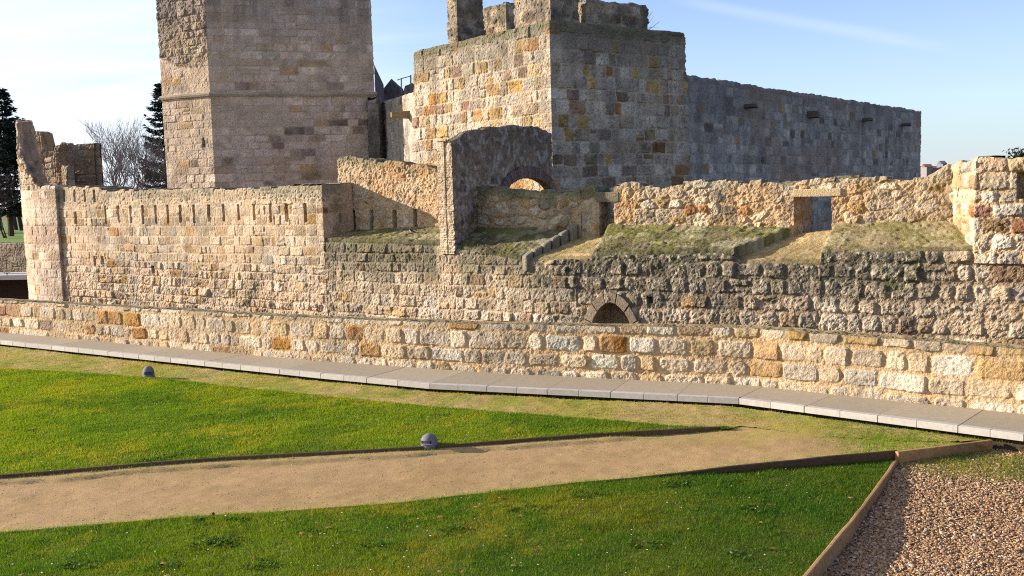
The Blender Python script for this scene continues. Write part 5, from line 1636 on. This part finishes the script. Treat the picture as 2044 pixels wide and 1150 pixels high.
# ------------------------------------------------------------------ trees
def conifer(px, pyb, pyt, d, name, label, seed, wid, zb=None, tint=L(30, 42, 36), gap=0):
    rng = np.random.default_rng(seed)
    b = at(px, pyb, d); tz = at(px, pyt, d)[2]
    if zb is not None: b[2] = zb
    o = empty(name, b, label, 'tree', 'conifers in the park')
    Ht = tz - b[2]
    mb = MB(); mb.tube([b, b + np.array([.05, 0, Ht * .5]), b + np.array([0, 0, Ht])], [Ht * .02, Ht * .012, .02], 8, L(74, 60, 48)); 
    V = []; C = []
    z = .16 * Ht
    while z < Ht * .985:
        fr = z / Ht
        Lr = wid * (1 - fr) ** .75 * (.75 + .25 * rng.uniform()) + .25
        nb = rng.integers(5, 8)
        for k in range(nb):
            a = rng.uniform(0, 6.283); l = Lr * rng.uniform(.55, 1.15)
            dirv = np.array([math.cos(a), math.sin(a), 0])
            droop = rng.uniform(.05, .3)
            pts = [b + np.array([0, 0, z]) + dirv * l * s + np.array([0, 0, -droop * l * s + .38 * l * s ** 2.4]) for s in np.linspace(0, 1, 5)]
            mb.tube(pts, [.05, .04, .03, .02, .01], 4, L(60, 50, 42))
            nt = int(26 * l) + 10
            s = rng.uniform(.12, 1, nt)
            base = b + np.array([0, 0, z]) + dirv * (l * s)[:, None] + np.stack([s * 0, s * 0, -droop * l * s + .38 * l * s ** 2.4], 1)
            sidev = np.array([-dirv[1], dirv[0], 0])
            wsp = .34 * l * (1 - s * .75) + .1
            base = base + sidev * (rng.uniform(-1, 1, nt) * wsp)[:, None] + np.array([0, 0, 1]) * rng.normal(-.05, .07, nt)[:, None]
            for q in base:
                dv = dirv * rng.uniform(.4, 1) + sidev * rng.uniform(-1, 1) + np.array([0, 0, rng.uniform(-.5, .3)])
                dv /= np.linalg.norm(dv); ln = rng.uniform(.18, .42)
                sv = np.cross(dv, rng.normal(size=3)); sv /= np.linalg.norm(sv) + 1e-6; sv *= rng.uniform(.05, .1)
                V += [q - sv, q + sv, q + dv * ln]
                C += [tint * rng.uniform(.6, 1.5)] * 3
        z += Ht * .028 * rng.uniform(.7, 1.4)
    mb.build('trunk', M_BARK, o)
    n = len(V) // 3
    link('crown', np_mesh('crown', np.array(V), np.arange(3 * n).reshape(n, 3), np.array(C), False), M_NEEDLE, o)
    return o


conifer(22, 462, 172, 76, 'conifer_tree', 'tall dark conifer behind the ruined round tower at the left edge', 1, 3.2, zpk)
conifer(338, 440, 160, 84, 'conifer_tree', 'dark conifer peeping out from behind the keep left side', 2, 3.4, zpk)
conifer(-70, 455, 225, 88, 'conifer_tree', 'dark conifer half cut by the left edge of the view', 6, 3.6, zpk)


def bare_tree(px, pyb, pyt, d, label, seed, spread, zb, stems=4, name='bare_tree', c=L(92, 82, 80), depth=6):
    rng = np.random.default_rng(seed)
    b = at(px, pyb, d); b[2] = zb; Ht = at(px, pyt, d)[2] - zb
    o = empty(name, b, label, 'tree', 'leafless trees in the park')
    mt_, mc = MB(), MB()
    def grow(p, dv, ln, r, lev):
        pts = [p]; q = p; dd = dv
        for k in range(3):
            dd = dd + rng.normal(0, .12, 3) + np.array([0, 0, .05]); dd /= np.linalg.norm(dd)
            q = q + dd * ln / 3; pts.append(q)
        (mt_ if lev < 2 else mc).tube(pts, [r, r * .88, r * .76, r * .62], 5 if lev < 3 else 3, c)
        if lev >= depth: return
        nb = 3 if lev < 4 else 2
        for k in range(nb):
            s = rng.uniform(.45, 1)
            a = p + (q - p) * s if k else q
            nd = dd + rng.normal(0, .42, 3) * np.array([spread, spread, .6]) + np.array([0, 0, .1]); nd /= np.linalg.norm(nd)
            grow(a, nd, ln * rng.uniform(.62, .86), max(r * .6, .012), lev + 1)
    for k in range(stems):
        a = rng.uniform(0, 6.283)
        grow(b + np.array([math.cos(a), math.sin(a), 0]) * .15, np.array([math.cos(a) * .28 * spread, math.sin(a) * .28 * spread, 1]), Ht * .3, Ht * .011, 0)
    mt_.build('trunk', M_BARK, o); mc.build('crown', M_BARK, o)
    return o


bare_tree(247, 440, 222, 78, 'pale leafless tree with many fine twigs between the ruin and the keep', 11, .8, zpk, 5, c=L(128, 116, 112))
bare_tree(312, 440, 290, 72, 'small brown leafless tree in front of the second conifer', 12, .9, zpk, 3, c=L(96, 80, 74))
bare_tree(12, 468, 330, 72, 'twiggy leafless tree under the big conifer at the left edge', 14, 1.1, zpk, 3, c=L(70, 60, 58))
for k, (px, d) in enumerate(((24, 95), (33, 99), (44, 96), (4, 100))):
    b = at(px, 468, d); b[2] = zpk - .1
    o = empty('park_tree', b, ['slim straight trunk nearest the conifer foot', 'slightly leaning slim trunk in the park shade', 'thin dark trunk just left of the round tower', 'slim trunk at the very left edge of the park'][k], 'tree', 'slim park trunks')
    mb = MB(); top = b + np.array([random.uniform(-1.2, .3), 0, 7.5]); mb.tube([b, (b + top) / 2 + np.array([.1, 0, 0]), top], [.2, .16, .1], 7, L(66, 56, 50)); mb.build('trunk', M_BARK, o)
    rng = np.random.default_rng(60 + k); V = []; C = []
    for i in range(900):
        v = rng.normal(0, 1, 3); v /= np.linalg.norm(v); q = top + v * np.array([2.2, 2.2, 1.6]) * rng.uniform(.4, 1) ** .5
        dv = rng.normal(size=3); dv /= np.linalg.norm(dv); sv = np.cross(dv, rng.normal(size=3)); sv /= np.linalg.norm(sv)
        V += [q - sv * .12, q + sv * .12, q + dv * .4]; C += [L(36, 46, 36) * rng.uniform(.6, 1.4)] * 3
    link('crown', np_mesh('crown', np.array(V), np.arange(len(V)).reshape(-1, 3), np.array(C), False), M_NEEDLE, o)

# twiggy shrub on the square tower, dark plant on the pier
def twigs(p, n, ln, c, name, label, cat, seed, leaf=None, spread=.9):
    rng = np.random.default_rng(seed); mb = MB(); V = []
    for k in range(n):
        dv = np.array([rng.normal(0, spread), rng.normal(0, spread), 1]); dv /= np.linalg.norm(dv)
        l = ln * rng.uniform(.5, 1.1); m = p + dv * l * .5 + rng.normal(0, .03, 3); e = p + dv * l + rng.normal(0, .06, 3)
        mb.tube([p, m, e], [.012, .008, .004], 4, c)
        for j in range(2):
            mb.tube([m, m + (dv + rng.normal(0, .6, 3)) * l * .35], [.006, .003], 3, c)
        if leaf is not None:
            for j in range(14):
                q = m + (e - m) * rng.uniform(-.4, 1) + rng.normal(0, .05, 3); sv = rng.normal(size=3); sv /= np.linalg.norm(sv); d2 = rng.normal(size=3); d2 /= np.linalg.norm(d2)
                V += [q - sv * .02, q + sv * .02, q + d2 * .07]
    if leaf is None: return tag(mb.build(name, M_BARK), label, cat)
    o = empty(name, p, label, cat); mb.build('stem', M_BARK, o)
    C = np.repeat(leaf[None], len(V), 0) * rng.uniform(.6, 1.4, len(V))[:, None]
    link('foliage', np_mesh('foliage', np.array(V), np.arange(len(V)).reshape(-1, 3), C, False), M_NEEDLE, o)
    return o


twigs(np.array([*(tr_at(1309) + dL * .9), ZT - .15]), 26, 1.0, L(60, 54, 54), 'bare_shrub', 'leafless twiggy shrub sprouting beside the right-hand merlon', 'shrub', 21)
pw = onO(2032, 316); twigs(np.array([pw[0] + .15, pw[1] + .2, pw[2] - .02]), 22, .22, L(40, 40, 34), 'wall_plant', 'dark green plant growing on top of the right-hand pier', 'plant', 22, leaf=L(38, 52, 34), spread=1.6)

# ------------------------------------------------------------------ far hill and houses at the right
hx, hy = np.meshgrid(np.linspace(150, 2600, 90), np.linspace(700, 3000, 60), indexing='ij')
hzz = MOATZ - 1 + 36 * sstep(850, 1800, hy) * (.75 + .5 * fbm(hx / 300, hy / 400, 5)) * sstep(150, 420, hx)
hi = np.arange(hx.size).reshape(hx.shape)
hq = np.stack([hi[:-1, :-1], hi[1:, :-1], hi[1:, 1:], hi[:-1, 1:]], 2).reshape(-1, 4)
hc = mixc(np.repeat(L(84, 92, 66)[None], hx.size, 0), L(112, 104, 84), sstep(.4, .6, fbm(hx.ravel() / 120, hy.ravel() / 160, 6)))
hl = link('hill', np_mesh('hill', np.stack([hx, hy, hzz], 2).reshape(-1, 3), hq, hc), M_LAND); tag(hl, 'low far hill on the right horizon', 'hill', kind='structure')
for k, (px, py, w, hh, c, rc) in enumerate(((1850, 340, 14, 7, L(128, 122, 120), L(120, 84, 72)), (1865, 343, 16, 5, L(136, 128, 120), L(128, 84, 68)), (1880, 338, 9, 9, L(110, 112, 120), L(98, 96, 100)), (1892, 345, 12, 5, L(128, 120, 116), L(120, 88, 76)))):
    b = at(px, py, 900); b[2] -= 4
    o = empty('far_house', b, ['pale far house on the hill nearest the rear wall end', 'low far house with a red roof on the hill', 'tall grey far block on the hill', 'small far house at the hill foot by the parapet'][k], 'house', 'far houses on the hill')
    mb = MB(); mb.box((b[0], b[1], b[2] + hh / 2 - 10), (w * .45, 9, hh + 20), (1, .2), c); mb.build('wall', M_STONE, o)
    mb = MB(); W = w * .45 / 2 + .4
    z = b[2] + hh
    mb.add([(b[0] - W, b[1] - 5, z), (b[0] + W, b[1] - 5, z), (b[0] + W, b[1] + 5, z), (b[0] - W, b[1] + 5, z), (b[0] - W, b[1], z + 2.5), (b[0] + W, b[1], z + 2.5)], [(0, 1, 5, 4), (2, 3, 4, 5), (0, 4, 3), (1, 2, 5), (0, 3, 2, 1)], rc); mb.build('roof', M_STONE, o)

# =================================================================== LIGHT, SKY, CAMERA
AZ, EL = math.radians(12), math.radians(16.5)
s = Vector((-math.cos(AZ) * math.cos(EL), math.sin(AZ) * math.cos(EL), math.sin(EL)))
sun = bpy.data.lights.new('sun', 'SUN'); sun.energy = 5.0; sun.angle = math.radians(.5); sun.color = (1.0, .88, .755)
so = bpy.data.objects.new('sun', sun); so.rotation_euler = (-s).to_track_quat('-Z', 'Y').to_euler(); so.location = (-20, 0, 30); COL.objects.link(so)

w = bpy.data.worlds.new('World'); SC.world = w; w.use_nodes = True
nt = w.node_tree; nt.nodes.clear(); N = nt.nodes.new; K = nt.links.new
out = N('ShaderNodeOutputWorld'); bg = N('ShaderNodeBackground'); sky = N('ShaderNodeTexSky')
sky.sky_type = 'NISHITA'; sky.sun_disc = False; sky.sun_elevation = EL; sky.sun_rotation = math.atan2(s.x, s.y)
sky.air_density = 1.0; sky.dust_density = .35; sky.ozone_density = 2.0
bg.inputs['Strength'].default_value = .115
# thin high cloud and pale haze low in the sky, laid out by direction on the sky dome
tc = N('ShaderNodeTexCoord'); sx = N('ShaderNodeSeparateXYZ'); K(tc.outputs['Generated'], sx.inputs[0])


def M(op, a, b=None, c=None, cl=False):
    n = N('ShaderNodeMath'); n.operation = op; n.use_clamp = cl
    for i, v in enumerate((a, b, c)):
        if v is None: continue
        if isinstance(v, (int, float)): n.inputs[i].default_value = v
        else: K(v, n.inputs[i])
    return n.outputs[0]


def RMP(v, a, b, c=0.0, d=1.0):
    n = N('ShaderNodeMapRange'); n.interpolation_type = 'SMOOTHSTEP'
    for k, x in zip(('From Min', 'From Max', 'To Min', 'To Max'), (a, b, c, d)): n.inputs[k].default_value = x
    K(v, n.inputs['Value']); return n.outputs[0]


zc = M('MAXIMUM', sx.outputs['Z'], .03)
zc2 = M('ADD', zc, .12)
cv = N('ShaderNodeCombineXYZ'); K(M('DIVIDE', sx.outputs['X'], zc2), cv.inputs[0]); K(M('DIVIDE', sx.outputs['Y'], zc2), cv.inputs[1])
mp = N('ShaderNodeMapping'); mp.inputs['Scale'].default_value = (.55, 1.2, 1); mp.inputs['Rotation'].default_value = (0, 0, .5); K(cv.outputs[0], mp.inputs[0])
cn = N('ShaderNodeTexNoise'); cn.inputs['Scale'].default_value = 1.1; cn.inputs['Detail'].default_value = 6; cn.inputs['Roughness'].default_value = .55; cn.inputs['Distortion'].default_value = .6
K(mp.outputs[0], cn.inputs['Vector'])
side = RMP(sx.outputs['X'], .15, -.45)                      # more cloud towards the sun
cl = M('MULTIPLY', RMP(M('ADD', cn.outputs['Fac'], M('MULTIPLY', side, .38)), .5, .9), M('ADD', M('MULTIPLY', side, .82), .1))
# one old vapour trail
dA, dB = Vector(tuple(ray(1380, 8))).normalized(), Vector(tuple(ray(1850, 86))).normalized()
nv_ = dA.cross(dB).normalized()
dt = N('ShaderNodeVectorMath'); dt.operation = 'DOT_PRODUCT'; K(tc.outputs['Generated'], dt.inputs[0]); dt.inputs[1].default_value = nv_
off = M('ADD', dt.outputs['Value'], M('MULTIPLY', M('SUBTRACT', cn.outputs['Fac'], .5), .012))
tr_ = M('MULTIPLY', RMP(M('ABSOLUTE', off), .009, .0), RMP(sx.outputs['X'], .14, .2))
tr_ = M('MULTIPLY', M('MULTIPLY', tr_, RMP(sx.outputs['X'], .42, .34)), .17)
hz = M('MULTIPLY', RMP(sx.outputs['Z'], .22, -.02), .62)
hs_ = N('ShaderNodeHueSaturation'); hs_.inputs['Saturation'].default_value = 1.15; hs_.inputs['Hue'].default_value = .53; hs_.inputs['Value'].default_value = .92; K(sky.outputs[0], hs_.inputs['Color'])
mxh = N('ShaderNodeMix'); mxh.data_type = 'RGBA'; K(hz, mxh.inputs['Factor']); K(hs_.outputs[0], mxh.inputs['A']); mxh.inputs['B'].default_value = (1.75, 2.2, 3.7, 1)
mxc = N('ShaderNodeMix'); mxc.data_type = 'RGBA'; K(M('MAXIMUM', cl, tr_, cl=True), mxc.inputs['Factor']); K(mxh.outputs['Result'], mxc.inputs['A']); mxc.inputs['B'].default_value = (3.9, 4.2, 4.75, 1)
K(mxc.outputs['Result'], bg.inputs['Color']); K(bg.outputs[0], out.inputs['Surface'])

cam = bpy.data.cameras.new('camera'); cam.sensor_width = 36; cam.lens = 36 * F / 2044; cam.clip_end = 8000; cam.clip_start = .1
co = bpy.data.objects.new('camera', cam); COL.objects.link(co)
Rm = Matrix(((_r[0], _u[0], -_f[0]), (_r[1], _u[1], -_f[1]), (_r[2], _u[2], -_f[2]))).to_4x4()
co.matrix_world = Matrix.Translation((0, 0, H)) @ Rm
SC.camera = co
vs_ = SC.view_settings
vs_.view_transform = 'Standard'; vs_.look = 'None'; vs_.gamma = 1; vs_.use_curve_mapping = False; vs_.exposure = 1.22
SC.cycles.max_bounces = 6
SC.cycles.filter_width = 1.1
SC.cycles.use_denoising = False
